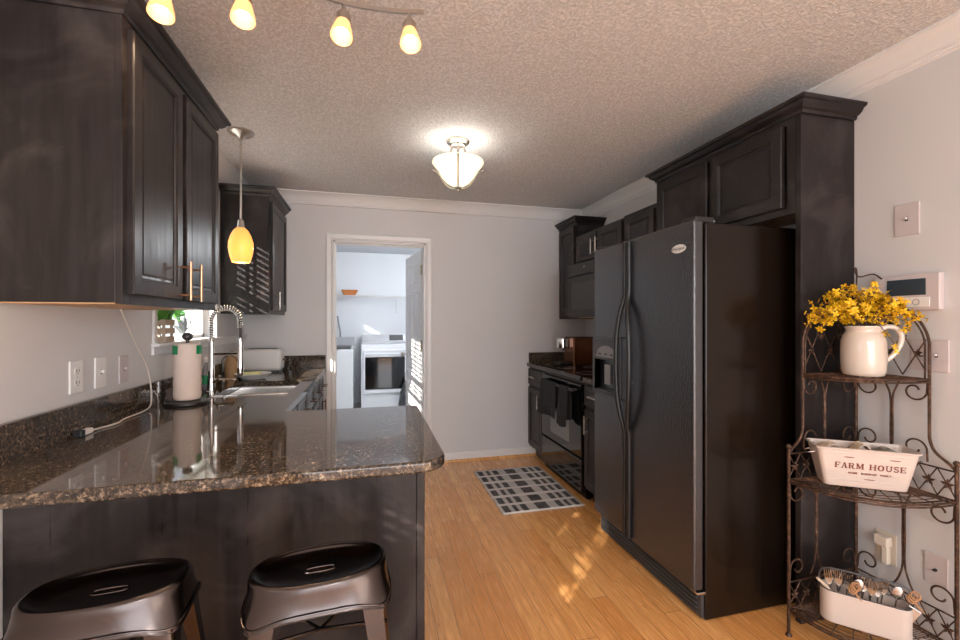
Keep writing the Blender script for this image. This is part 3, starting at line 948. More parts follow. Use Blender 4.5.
mb = MB()
for i in range(60):
    a = random.uniform(0, 2 * PI); r_ = random.uniform(0.0, 0.05)
    b = (-1.035 + 0.4 * r_ * math.cos(a), cy_ + r_ * math.sin(a), cz_ + 0.05)
    l = random.uniform(0.07, 0.13)
    leaf_mb(mb, (b[0], b[1], b[2] + 0.04), (b[0] + 0.35 * l * math.cos(a), b[1] + 0.6 * l * math.sin(a), b[2] + 0.04 + l * random.uniform(0.5, 1)), 0.010, 0.01)
mb.build('foliage', 'leaf', th)
ay = 2.80
th = thing('potted_agave', 'grey broad-leaved plant in a low white pot on the window ledge', 'potted plant', (-1.04, ay, cz_))
MB().lathe([(0.028, 0), (0.036, 0.004), (0.040, 0.035), (0.036, 0.036), (0.03, 0.028), (0.0, 0.028)], -1.035, ay, cz_, 24).build('pot', 'plate_white', th, smooth=True)
mb = MB()
for i in range(9):
    a = 2 * PI * i / 9 + 0.3
    leaf_mb(mb, (-1.035, ay, cz_ + 0.03), (-1.035 + 0.03 * math.cos(a), ay + 0.11 * math.sin(a), cz_ + 0.09 + 0.05 * (i % 3) / 2), 0.020)
o = mb.build('leaves', 'agave', th); so = o.modifiers.new('s', 'SOLIDIFY'); so.thickness = 0.002


# wall plates ------------------------------------------------------------
def wall_plate(name, label, cat, x, y, z, facing, w=0.072, h=0.118, mat='plate_white', kind='outlet', group=None):
    th = thing(name, label, cat, (x, y, z), group=group)
    sgn = 1 if facing == '+x' else -1
    m = face_mtx(x, y, z, facing)
    mb = MB(); mb.box(-w / 2, -0.006, -h / 2, w / 2, 0, h / 2, 0.002, m=m)
    mb.build('cover_plate', mat, th)
    if kind == 'outlet':
        for dz in (-0.021, 0.021):
            mb = MB(); mb.lathe([(0.0165, 0), (0.0165, 0.0025)], n=20, sx=1, sy=0.85, m=m @ Matrix.Translation((0, -0.006, dz)) @ Matrix.Rotation(PI / 2, 4, 'X'))
            s_ = mb.build('socket', mat, th)
            mb = MB(); mb.box(-0.008, -0.0092, dz - 0.004, -0.0055, -0.0083, dz + 0.006, m=m).box(0.0055, -0.0092, dz - 0.004, 0.008, -0.0083, dz + 0.006, m=m).box(-0.002, -0.0092, dz - 0.011, 0.002, -0.0083, dz - 0.007, m=m)
            mb.build('slots', 'slot', s_)
    elif kind == 'toggle':
        nsw = 2 if w > 0.1 else 1
        for i in range(nsw):
            ox = 0 if nsw == 1 else (-0.023 + 0.046 * i)
            MB().box(ox - 0.0048, -0.0065, -0.007, ox + 0.0048, -0.0055, 0.0105, m=m).build('slot', 'slot', th)
            MB().box(ox - 0.004, -0.018, -0.001, ox + 0.004, -0.006, 0.009, 0.001, m=m).build('toggle', mat, th)
    elif kind == 'knob':
        MB().lathe([(0.006, 0), (0.006, 0.008), (0.003, 0.010), (0.003, 0.014)], n=12, m=m @ Matrix.Translation((0, -0.006, 0)) @ Matrix.Rotation(PI / 2, 4, 'X')).build('coax_jack', 'slot', th)
    MB().lathe([(0.003, 0), (0.003, 0.001)], n=8, m=m @ Matrix.Translation((0, -0.006, 0.0)) @ Matrix.Rotation(PI / 2, 4, 'X')).build('screw', 'nickel', th)
    return th


wall_plate('electrical_outlet', 'white outlet on left wall, nearest of the three plates above backsplash', 'outlet', XL, 1.87, 1.12, '+x')
wall_plate('light_switch', 'white switch plate on left wall, middle of the three above backsplash', 'switch', XL, 2.015, 1.12, '+x', kind='toggle')
wall_plate('light_switch', 'ivory switch plate on left wall, farthest of the three above backsplash', 'switch', XL, 2.18, 1.115, '+x', kind='toggle', mat='plate_gray')
wall_plate('light_switch', 'cream switch plate high on right wall above the alarm panel', 'switch', XR, 1.28, 1.737, '-x', w=0.085, h=0.13, kind='toggle', mat='plate_gray')
wall_plate('light_switch', 'cream double switch plate on right wall behind the rack arch', 'switch', XR, 1.207, 1.187, '-x', w=0.12, h=0.125, kind='toggle', mat='plate_gray')
pl = wall_plate('electrical_outlet', 'cream outlet low on right wall above the cutlery caddy', 'outlet', XR, 1.353, 0.362, '-x', w=0.075, h=0.13, mat='plate_ivory')
wall_plate('cable_jack', 'pale wall plate with one dark coaxial jack low on right wall', 'wall plate', XR, 1.186, 0.357, '-x', w=0.072, h=0.12, kind='knob', mat='plate_gray')
o = MB().box(XR - 0.045, 1.325, 0.375, XR - 0.0105, 1.375, 0.415, 0.004).box(XR - 0.034, 1.33, 0.30, XR - 0.012, 1.352, 0.376, 0.003).build('plug_adapter', 'plate_ivory', loc=(XR, 1.35, 0.36))
tag(o, 'cream plug-in adapter in the low right wall outlet', 'plug')

# alarm panel
th = thing('alarm_panel', 'white wall alarm keypad with dark screen behind yellow blossoms', 'alarm panel', (XR, 1.27, 1.437))
MB().box(XR - 0.026, 1.162, 1.365, XR, 1.385, 1.510, 0.005, 3).build('housing', 'plate_gray', th, smooth=True)
MB().box(XR - 0.0275, 1.205, 1.425, XR - 0.0255, 1.335, 1.490).build('screen', 'lcd', th)
MB().box(XR - 0.0285, 1.192, 1.378, XR - 0.0255, 1.35, 1.416, 0.002).build('keypad_strip', 'plate_white', th)
MB().tube([(XR - 0.029, 1.235 + 0.011 * math.cos(2 * PI * i / 16), 1.397 + 0.011 * math.sin(2 * PI * i / 16)) for i in range(16)], 0.0012, 6, closed=True).build('round_button', 'grey_plastic', th)

# cord on left counter
pts = [(-1.0, 2.10, 1.374), (-0.995, 2.13, 1.32), (-0.99, 2.20, 1.22), (-0.985, 2.28, 1.12), (-0.985, 2.315, 1.04), (-0.985, 2.325, 0.97), (-0.98, 2.30, 0.93), (-0.975, 2.22, 0.921),
       (-0.98, 2.09, 0.919), (-0.965, 2.00, 0.919), (-0.985, 1.93, 0.919), (-0.988, 1.875, 0.922)]


def smooth_path(p, n=5):
    p = [Vector(q) for q in p]
    out = []
    for i in range(len(p) - 1):
        p0 = p[max(i - 1, 0)]; p1 = p[i]; p2 = p[i + 1]; p3 = p[min(i + 2, len(p) - 1)]
        for k in range(n):
            t_ = k / n
            out.append(0.5 * ((2 * p1) + (-p0 + p2) * t_ + (2 * p0 - 5 * p1 + 4 * p2 - p3) * t_ * t_ + (-p0 + 3 * p1 - 3 * p2 + p3) * t_ ** 3))
    out.append(p[-1])
    return out


th = thing('power_cord', 'white power cord hanging from the cabinet and lying on the granite', 'cord', (-0.99, 1.93, SLABT))
MB().tube(smooth_path(pts, 6), 0.0035, 8).build('cable', 'cord', th, smooth=True)
MB().box(-1.002, 1.83, SLABT + 0.001, -0.978, 1.88, SLABT + 0.020, 0.004).build('plug', 'plate_white', th, smooth=True)
MB().box(-1.004, 1.807, SLABT + 0.001, -0.976, 1.83, SLABT + 0.024, 0.003).build('plug_cap', 'black_plastic', th)

# ------------------------------------------------------------------ refrigerator
fr = thing('refrigerator', 'large black side by side refrigerator with curved handles and ice dispenser', 'refrigerator', (1.75, 2.045, 0))
FX, DX = 1.430, 1.370
Y0, Y1 = 1.595, 2.465
MB().box(FX, Y0, 0.004, XR - 0.06, Y1, 1.757, 0.006).build('body', 'fridge_side', fr)
SP = 2.092
ZB, ZT = 0.135, 1.768


def fdoor(y0, y1, hole=None):
    mb = MB()
    if hole is None:
        mb.box(DX, y0, ZB, FX - 0.006, y1, ZT, 0.012, 4)
    else:
        a, b, c_, d = hole
        mb.box(DX + 0.04, y0, ZB, FX - 0.006, y1, ZT, 0.006)
        mb.box(DX, y0, ZB, DX + 0.045, y1, c_, 0.010, 3).box(DX, y0, d, DX + 0.045, y1, ZT, 0.010, 3)
        mb.box(DX, y0, c_ - 0.02, DX + 0.045, a, d + 0.02, 0.004).box(DX, b, c_ - 0.02, DX + 0.045, y1, d + 0.02, 0.004)
    return mb


d1 = fdoor(Y0 + 0.003, SP - 0.004).build('fridge_door', 'fridge', fr, smooth=True)
hole = (2.165, 2.462, 0.895, 1.215)
d2 = fdoor(SP + 0.004, Y1 - 0.003, hole).build('freezer_door', 'fridge', fr, smooth=True)
dsp = MB()
dsp.box(DX - 0.004, hole[0], 1.09, DX + 0.044, hole[1], hole[3], 0.003).box(DX - 0.006, hole[0] - 0.008, hole[2] - 0.012, DX + 0.004, hole[1] + 0.008, hole[2] + 0.006, 0.002).box(DX - 0.006, hole[0] - 0.008, hole[2], DX + 0.004, hole[0] + 0.006, hole[3] + 0.008, 0.002).box(DX - 0.006, hole[1] - 0.006, hole[2], DX + 0.004, hole[1] + 0.008, hole[3] + 0.008, 0.002).box(DX - 0.006, hole[0], hole[3], DX + 0.004, hole[1], hole[3] + 0.01, 0.002)
dp = dsp.build('ice_dispenser', 'charcoal', d2)
mb = MB()
ap = [(2.20, 1.105)] + [(2.315 - 0.095 * math.cos(PI * i / 14) * -1 if False else 2.315 - 0.1 * math.cos(PI * i / 14), 1.125 + 0.05 * math.sin(PI * i / 14)) for i in range(15)] + [(2.43, 1.105)]
rg = [[(DX - 0.0065 + q, y, z) for y, z in ap] for q in (0.0, 0.003)]
mb.loops(rg, True, True, True)
mb.build('control_label', 'grey_plastic', dp)
for y in (2.25, 2.315, 2.38):
    MB().box(DX - 0.010, y - 0.014, 1.118, DX - 0.006, y + 0.014, 1.130, 0.002).build('button', 'charcoal', dp)
MB().box(DX + 0.012, 2.30, 0.94, DX + 0.02, 2.36, 1.06, 0.004, m=None).build('dispenser_paddle', 'grey_plastic', dp)
MB().box(DX + 0.004, hole[0] + 0.02, hole[2] + 0.004, DX + 0.04, hole[1] - 0.02, hole[2] + 0.012).build('drip_tray', 'charcoal', dp)
# handles
for s_, dd in ((-1, d1), (1, d2)):
    ye = SP + s_ * 0.020
    bl = -0.052 if s_ < 0 else 0.034
    pts = [(DX - 0.008, ye, ZT - 0.015), (DX - 0.008, ye, 1.50), (DX - 0.014, ye, 1.44), (DX - 0.030, ye + bl * 0.35, 1.37), (DX - 0.040, ye + bl * 0.80, 1.26), (DX - 0.043, ye + bl, 1.09), (DX - 0.040, ye + bl * 0.80, 0.92), (DX - 0.030, ye + bl * 0.35, 0.81),
           (DX - 0.014, ye, 0.73), (DX - 0.008, ye, 0.67), (DX - 0.008, ye, ZB + 0.012)]
    MB().tube(smooth_path(pts, 6), 0.0135, 12).build('handle', 'black_plastic', dd, smooth=True)
# brand badge
mm = face_mtx(DX - 0.001, 1.69, 1.652, '-x')
mb = MB(); mb.lathe([(0.046, 0), (0.046, 0.002), (0.043, 0.003)], n=40, sx=1, sy=0.42, m=mm @ Matrix.Rotation(PI / 2, 4, 'X'))
bd = mb.build('badge', 'plate_white', d1)
text('badge_lettering', 'Whirlpool', 0.020, 'charcoal', bd, mm @ Matrix.Translation((0, -0.0035, 0)) @ Matrix.Rotation(PI / 2, 4, 'X'), 0.0003)
# grille
mb = MB(); mb.box(DX + 0.045, Y0 + 0.01, 0.01, FX + 0.02, Y1 - 0.005, 0.125, 0.004)
for i in range(5):
    mb.box(DX + 0.037, Y0 + 0.03, 0.022 + i * 0.02, DX + 0.05, Y1 - 0.03, 0.033 + i * 0.02, 0.003)
mb.build('base_grille', 'charcoal', fr)
for y0_, y1_ in ((Y0 + 0.005, Y0 + 0.09), (Y1 - 0.09, Y1 - 0.005)):
    MB().box(DX + 0.012, y0_, 1.7575, DX + 0.11, y1_, 1.784, 0.006).build('hinge_cover', 'black_plastic', fr)
MB().box(DX + 0.02, Y0, 0.120, DX + 0.06, Y0 + 0.05, 0.131, 0.002).build('lower_hinge', 'steel', fr)

# ------------------------------------------------------------------ right base run, counter, range
BXR = 1.53


def rbase(label, y0, y1, hy):
    th = thing('base_cabinet', label, 'cabinet', (XR, (y0 + y1) / 2, 0))
    MB().box(BXR, y0, 0.10, XR - 0.002, y1, SLABB - 0.001).build('body', 'cab', th)
    MB().box(BXR + 0.06, y0, 0.0, XR - 0.002, y1, 0.10).build('toe_kick', 'cab', th)
    w = y1 - y0 - 0.03
    d = cab_door(th, w, 0.56, face_mtx(BXR - 0.020, y1 - 0.015, 0.125, '-x'))
    bar_pull(d, face_mtx(BXR - 0.022, hy, 0.58, '-x'), 0.13, 'nickel', proj=0.03)
    d = cab_door(th, w, 0.145, face_mtx(BXR - 0.020, y1 - 0.015, 0.715, '-x'), name='drawer', thin=True)
    bar_pull(d, face_mtx(BXR - 0.022, (y0 + y1) / 2, 0.79, '-x'), 0.13, 'nickel', vertical=False, proj=0.03)
    return th


rbase('narrow black base cabinet between the range and the back wall', 3.645, YB - 0.003, 3.70)
rbase('narrow black base cabinet between the refrigerator and the range', 2.50, 2.872, 2.80)
o = thing('granite_worktop', 'short dark granite counter with backsplash beside the back wall', 'countertop', (1.8, 3.8, SLABB))
MB().box(BXR - 0.03, 3.642, SLABB, XR - 0.002, YB - 0.002, SLABT, 0.004).build('slab', 'granite', o)
MB().box(BXR - 0.01, YB - 0.022, SLABT - e, XR - 0.002, YB - 0.002, SLABT + 0.10, 0.002).build('backsplash', 'granite', o)
o = MB().box(BXR - 0.03, 2.50, SLABB, XR - 0.002, 2.874, SLABT, 0.004).build('granite_worktop', 'granite', loc=(1.8, 2.7, SLABB)); tag(o, 'short granite counter between refrigerator and range', 'countertop')

RGX = 1.50
th = thing('range', 'black glass top electric range with oven and lower drawer', 'stove', (1.82, 3.26, 0))
ry0, ry1 = 2.88, 3.636
MB().box(RGX + 0.035, ry0, 0.02, XR - 0.03, ry1, 0.90).build('body', 'fridge_side', th)
MB().box(RGX - 0.012, ry0, 0.885, XR - 0.03, ry1, 0.918, 0.006).build('cooktop', 'black_gloss', th)
for (x, y, r_) in ((1.66, 3.06, 0.095), (1.66, 3.46, 0.075), (1.93, 3.06, 0.075), (1.93, 3.46, 0.095)):
    MB().tube([(x + r_ * math.cos(2 * PI * i / 40), y + r_ * math.sin(2 * PI * i / 40), 0.9185) for i in range(40)], 0.0012, 4, closed=True).build('burner_ring', 'grey_plastic', th)
MB().box(XR - 0.085, ry0, 0.918, XR - 0.03, ry1, 1.03, 0.006).build('control_panel', 'black_gloss', th)
for y in (2.95, 3.03, 3.48, 3.56):
    MB().lathe([(0.02, 0), (0.018, 0.02)], n=16, m=face_mtx(XR - 0.085, y, 0.97, '-x') @ Matrix.Rotation(PI / 2, 4, 'X')).build('knob', 'charcoal', th)
mb = MB(); mb.rect_loft(ry1 - ry0 - 0.006, 0.54, [(0, 0.034), (0, 0.006), (0.006, 0), (0.01, 0)], m=face_mtx(RGX, ry1 - 0.003, 0.315, '-x'))
od = mb.build('oven_door', 'black_gloss', th)
MB().box(RGX - 0.002, 3.08, 0.38, RGX + 0.002, 3.44, 0.62, 0.001).build('oven_window', 'oven_glass', od)
mb = MB(); mb.tube([(RGX - 0.045, ry0 + 0.05, 0.81), (RGX - 0.045, ry1 - 0.05, 0.81)], 0.011, 12)
for y in (ry0 + 0.08, ry1 - 0.08):
    mb.tube([(RGX, y, 0.81), (RGX - 0.045, y, 0.81)], 0.009, 10)
mb.build('oven_handle', 'charcoal', od, smooth=True)
mb = MB(); mb.rect_loft(ry1 - ry0 - 0.006, 0.235, [(0, 0.034), (0, 0.006), (0.006, 0), (0.01, 0)], m=face_mtx(RGX, ry1 - 0.003, 0.065, '-x'))
dr = mb.build('storage_drawer', 'black_gloss', th)
for x in (1.58, 2.0):
    for y in (2.92, 3.6):
        MB().lathe([(0.02, 0), (0.02, 0.022)], x, y, 0, 12).build('foot', 'black_plastic', th)


# towels on the oven handle
def towel(name, label, y0, y1, zlow_f, zlow_b, phase):
    mb = MB()
    n = 18
    cx = RGX - 0.045
    prof = [(cx - 0.020, zlow_f), (cx - 0.018, 0.62), (cx - 0.016, 0.72), (cx - 0.0145, 0.80), (cx - 0.010, 0.8215), (cx, 0.826), (cx + 0.010, 0.8215), (cx + 0.0145, 0.80), (cx + 0.018, 0.72), (cx + 0.018, zlow_b)]
    rings = []
    for k, (x, z) in enumerate(prof):
        ring = []
        for i in range(n):
            f_ = i / (n - 1)
            dep = max(0, 0.81 - z)
            wv = 0.018 * dep * math.sin(f_ * 13 + phase) * (1 if k < 5 else 0.2)
            nar = 1 - 0.10 * math.exp(-dep * 8)
            y = (y0 + y1) / 2 + (f_ - 0.5) * (y1 - y0) * nar
            ring.append((x - abs(wv) * 1.5 - dep * 0.02 * (k < 5), y, z + 0.01 * math.sin(f_ * 5 + phase) * (dep > 0.2)))
        rings.append(ring)
    mb.loops(rings, False)
    o = mb.build(name, 'towel_black', smooth=True, loc=(cx, (y0 + y1) / 2, 0.8), angle=60)
    so = o.modifiers.new('s', 'SOLIDIFY'); so.thickness = 0.004; so.offset = 0
    return tag(o, label, 'towel')


towel('kitchen_towel', 'wide black kitchen towel hanging at far side of the oven handle', 3.19, 3.54, 0.54, 0.60, 0.4)
towel('kitchen_towel', 'narrow black kitchen towel hanging at near side of the oven handle', 2.98, 3.15, 0.52, 0.57, 2.0)

# coffee maker
cx, cy2 = 1.87, 3.74
th = thing('coffee_maker', 'chrome coffee maker with brown reflections coloured into its shell on the far right counter', 'coffee maker', (cx, cy2, SLABT))
MB().box(cx - 0.04, cy2 - 0.075, SLABT, cx + 0.20, cy2 + 0.13, SLABT + 0.262, 0.012, 3).build('housing', 'coffee', th, smooth=True)
MB().box(cx - 0.17, cy2 - 0.06, SLABT, cx - 0.04, cy2 + 0.11, SLABT + 0.018, 0.006).build('drip_base', 'black_plastic', th)
MB().lathe([(0.062, 0), (0.066, 0.006), (0.066, 0.085), (0.060, 0.094), (0.02, 0.096)], cx - 0.10, cy2 + 0.025, SLABT + 0.155, 28).box(cx - 0.11, cy2 - 0.03, SLABT + 0.165, cx - 0.03, cy2 + 0.08, SLABT + 0.245).build('brew_head', 'chrome', th, smooth=True)
MB().lathe([(0.008, 0), (0.012, 0.012), (0.02, 0.02)], cx - 0.10, cy2 + 0.025, SLABT + 0.135, 14).build('spout', 'black_plastic', th)

# ------------------------------------------------------------------ rug
t = NT('checked_rug')
tc = t.n('ShaderNodeTexCoord'); sp = t.n('ShaderNodeSeparateXYZ'); t.t.links.new(tc.outputs['Object'], sp.inputs[0])


def bands(sock, intervals):
    acc = None
    for a, b in intervals:
        m1 = t.math('MULTIPLY', t.math('GREATER_THAN', sock, a), t.math('LESS_THAN', sock, b))
        acc = m1 if acc is None else t.math('MAXIMUM', acc, m1)
    return acc


bx_ = bands(sp.outputs[0], [(-0.284, -0.238), (-0.208, -0.178), (-0.150, -0.105), (-0.040, 0.050), (0.118, 0.160), (0.186, 0.216), (0.244, 0.282)])
fy = t.math('FRACT', t.math('DIVIDE', t.math('ADD', sp.outputs[1], 1.0), 0.145))
by_ = t.math('LESS_THAN', fy, 0.74)
fy2 = t.math('FRACT', t.math('DIVIDE', t.math('ADD', sp.outputs[1], 1.0), 0.0121))
thin = t.math('GREATER_THAN', fy2, 0.12)
dark = t.math('MULTIPLY', bx_, t.math('MULTIPLY', by_, thin))
faint = t.math('MULTIPLY', t.math('SUBTRACT', 1.0, bx_), t.math('MULTIPLY', by_, 0.26))
wv = t.noise(t.coord((1, 1, 1)), 190, 2)
c = t.mix(wv, (0.58, 0.55, 0.54), (0.82, 0.78, 0.76))
c = t.mix(faint, c, (0.10, 0.10, 0.11))
c = t.mix(t.math('MULTIPLY', dark, 0.97), c, (0.004, 0.004, 0.006))
t.set(col=c, rough=0.95, spec=0.05); t.bump(t.noise(t.coord((0.3, 1, 1)), 170, 2), 0.5, 0.004); M['rug'] = t.m
th = thing('checked_rug', 'black and cream checked woven rug on the bamboo floor before the range', 'rug', (1.185, 3.245, 0.0))
mb = MB()
nx, ny = 24, 44
rows = []
for j in range(ny + 1):
    row_ = []
    for i in range(nx + 1):
        x = -0.305 + 0.61 * i / nx; y = -0.432 + 0.864 * j / ny
        if i in (0, nx):
            x += random.uniform(-0.004, 0.004)
        row_.append((x, y, 0.008 + 0.0012 * math.sin(j * 1.3) + random.uniform(0, 0.0008)))
    rows.append(row_)
mb.loops(rows, False)
o = mb.build('woven_mat', 'rug', th, world=False, smooth=True, angle=80)
so = o.modifiers.new('s', 'SOLIDIFY'); so.thickness = 0.007
mb = MB()
for y, s_ in ((-0.432, -1), (0.432, 1)):
    for i in range(60):
        x = -0.30 + 0.60 * i / 59
        mb.tube([(x, y - s_ * 0.004, 0.006), (x + random.uniform(-0.003, 0.003), y + s_ * 0.014, 0.0025)], 0.0018, 4)
mb.build('fringe', 'cloth', th, world=False)

# ------------------------------------------------------------------ stools
def make_stool(label):
    th = thing('counter_stool', label, 'stool', group='metal stools at the peninsula')
    H = 0.678
    A, B = 0.168, 0.102
    n = 64

    def ring(a, b, z, p=2.35, dz=None):
        out = []
        for i in range(n):
            an = 2 * PI * i / n
            c_, s_ = math.cos(an), math.sin(an)
            x = a * math.copysign(abs(c_) ** (2 / p), c_); y = b * math.copysign(abs(s_) ** (2 / p), s_)
            out.append((x, y, z + (dz(an) if dz else 0)))
        return out
    # seat top: rolled rim, dished centre with hand slot
    mb = MB()
    rings = [ring(A - 0.008, B - 0.008, H - 0.010), ring(A - 0.010, B - 0.010, H - 0.002), ring(A - 0.016, B - 0.016, H - 0.006),
             ring(A * 0.82, B * 0.80, H - 0.013), ring(A * 0.60, B * 0.58, H - 0.018), ring(A * 0.40, B * 0.34, H - 0.019)]
    slot = []
    for i in range(n):
        an = 2 * PI * i / n
        c_, s_ = math.cos(an), math.sin(an)
        slot.append((0.036 * math.copysign(abs(c_) ** 0.6, c_), 0.011 * math.copysign(abs(s_) ** 0.6, s_), H - 0.0195))
    rings.append(slot)
    rings.append([(x * 0.94, y * 0.85, H - 0.030) for x, y, z in slot])
    mb.loops(rings, True)
    seat = mb.build('seat', 'gun_top', th, smooth=True, world=False, angle=50)
    MB().tube([(x * 1.03, y * 1.08, z + 0.0015) for x, y, z in slot], 0.0022, 6, closed=True).build('slot_rim', 'gun', th, smooth=True, world=False)
    # skirt with arched lower edge
    mb = MB()

    def arch(an):
        q = abs(math.cos(2 * an))          # 0 at the corners
        return 0.0
    lo = lambda an: 0.034 * max(0, abs(math.sin(an)) ** 4) + 0.030 * max(0, abs(math.cos(an)) ** 6) - 0.0
    rings = [ring(A - 0.010, B - 0.010, H - 0.004), ring(A - 0.005, B - 0.005, H + 0.0005), ring(A, B, H - 0.001), ring(A + 0.004, B + 0.004, H - 0.008), ring(A + 0.004, B + 0.005, H - 0.022, 2.5), ring(A + 0.006, B + 0.008, H - 0.045, 2.9),
             ring(A + 0.010, B + 0.013, H - 0.068, 3.5), ring(A + 0.013, B + 0.017, H - 0.105, 4.5, lo)]
    rings += [ring(A + 0.010, B + 0.014, H - 0.105, 4.5, lo), ring(A + 0.002, B + 0.004, H - 0.030)]
    mb.loops(rings, True)
    mb.build('skirt', 'gun', th, smooth=True, world=False, angle=50)
    # raised swage line on the skirt
    mb = MB(); pts = [(x, y, z) for x, y, z in ring(A + 0.0122, B + 0.0160, H - 0.094, 4.2, lo)]
    mb.tube(pts, 0.0022, 6, closed=True)
    mb.build('skirt_bead', 'gun', th, smooth=True, world=False)
    for sx in (-1, 1):
        for sy in (-1, 1):
            mb = MB()
            rg = []
            for f_ in (0, 0.12, 0.3, 0.6, 1.0):
                z = (H - 0.085) * (1 - f_) + 0.004
                ox = 0.160 + 0.062 * f_ ** 1.1; oy = 0.103 + 0.080 * f_ ** 1.1
                wx = 0.042 * (1 - f_) + 0.016; wy = 0.040 * (1 - f_) + 0.016
                ox2, oy2 = ox * sx, oy * sy
                th_ = 0.0025
                # L section: outer corner rounded
                prof = [(-wx, 0), (-0.012, 0), (-0.004, -0.004), (0, -0.012), (0, -wy), (-th_, -wy), (-th_, -0.012), (-0.006, -0.006), (-0.012, -th_), (-wx, -th_)]
                rg.append([(ox2 + sx * px_, oy2 + sy * py_, z) for px_, py_ in prof])
            mb.loops(rg, True, True, True)
            lg = mb.build('leg', 'gun', th, smooth=True, world=False, angle=50)
            MB().box(ox2 - 0.018 * (sx > 0), oy2 - 0.018 * (sy > 0), 0, ox2 + 0.018 * (sx < 0), oy2 + 0.018 * (sy < 0), 0.012, 0.003).build('foot_pad', 'black_plastic', lg, world=False)
    # cross braces
    for (z, fz) in ((0.21, 0.64),):
        ox = 0.160 + 0.062 * fz ** 1.1 - 0.006; oy = 0.103 + 0.080 * fz ** 1.1 - 0.006
        for (p, q) in (((-ox, -oy), (ox, -oy)), ((-ox, oy), (ox, oy)), ((-ox, -oy), (-ox, oy)), ((ox, -oy), (ox, oy))):
            MB().box(-0.5, -0.003, -0.011, 0.5, 0.003, 0.011, m=Matrix.Translation(((p[0] + q[0]) / 2, (p[1] + q[1]) / 2, z)) @ Matrix.Rotation(math.atan2(q[1] - p[1], q[0] - p[0]), 4, 'Z') @ Matrix.Diagonal((math.hypot(q[0] - p[0], q[1] - p[1]), 1, 1, 1))).build('footrest_bar', 'gun', th, world=False)
    for s_ in (-1, 1):
        MB().tube([(-0.16, -0.105 * s_, 0.555), (0, 0, 0.50), (0.16, 0.105 * s_, 0.555)], 0.005, 8).build('cross_brace', 'gun', th, world=False, smooth=True)
    return th


st = make_stool('gunmetal metal stool with oval seat and hand slot, nearest the floor opening')
st.location = (-0.128, 1.222, 0); st.rotation_euler = (0, 0, R(5))
s2 = dup(st)
s2.location = (-0.618, 1.252, 0); s2.rotation_euler = (0, 0, R(5))
st['label'] = 'gunmetal oval metal stool at the right end of the peninsula'
s2['label'] = 'gunmetal oval metal stool by the left wall end of the peninsula'

# ------------------------------------------------------------------ corner baker's rack
RC = (2.10, 1.452)          # corner post
rk = thing('corner_rack', 'rusty bronze wrought iron corner shelf rack with arched lattice top', 'rack', (1.95, 1.3, 0))
PA = (1.722, 1.440)         # left front post
PB = (2.097, 1.085)         # right front post


def rod(name, pts, r=0.0042, n=8, sm=1, parent=rk, mat='iron'):
    p = smooth_path(pts, sm) if sm > 1 else pts
    return MB().tube(p, r, n).build(name, mat, parent, smooth=True)


def side_pt(side, s, z):
    """point on one of the two back planes: s = distance from the corner post"""
    if side == 0:
        return (RC[0] - s, RC[1] - 0.012 * s / 0.393, z)
    return (RC[0] - 0.003 * s / 0.343, RC[1] - s, z)


LW = (0.393, 0.343)         # wide lower width per side
UW = (0.315, 0.262)         # narrow upper width
Z_LOW, Z_MID, Z_TOP = 0.115, 0.655, 1.095
for side, P_ in ((0, PA), (1, PB)):
    p = side_pt(side, LW[side], 0)
    mb = MB(); mb.tube([(p[0], p[1], 0.006), (p[0], p[1], 0.785)], 0.0065, 10)
    mb.lathe([(0.013, 0), (0.013, 0.003), (0.0075, 0.012)], p[0], p[1], 0, 12).sphere((p[0], p[1], 0.795), 0.011)
    mb.build('front_post', 'iron', rk, smooth=True)
p = side_pt(0, 0, 0)
MB().tube([(p[0], p[1], 0.0), (p[0], p[1], 1.45)], 0.0065, 10).build('corner_post', 'iron', rk, smooth=True)
rod('top_curl', [(p[0], p[1], 1.45), (p[0] - 0.01, p[1] - 0.01, 1.54), (p[0] - 0.035, p[1] - 0.02, 1.555), (p[0] - 0.045, p[1] - 0.03, 1.53), (p[0] - 0.02, p[1] - 0.03, 1.515), (p[0] + 0.01, p[1] - 0.06, 1.525), (p[0] + 0.0, p[1] - 0.10, 1.50)], 0.003, sm=6)


def spiral(side, cs, cz, r0, turns, a0, dirn, n=26):
    pts = []
    for i in range(n + 1):
        f_ = i / n
        r_ = r0 * (1 - 0.62 * f_)
        a = a0 + dirn * turns * 2 * PI * f_
        pts.append(side_pt(side, cs + r_ * math.cos(a), cz + r_ * math.sin(a)))
    return pts


def leafy(side, s, z, sz=0.012):
    mb = MB()
    c_ = Vector(side_pt(side, s, z))
    for k in range(5):
        a = 2 * PI * k / 5 + 0.3
        tip = Vector(side_pt(side, s + sz * 1.6 * math.cos(a), z + sz * 1.6 * math.sin(a)))
        nrm = Vector((-0.6, -0.7, 0)) * 0.004
        mb.tube([c_ + nrm, (c_ + tip) / 2 + nrm * 1.6, tip + nrm], [0.002, sz * 0.42, 0.0008], 5)
    return mb


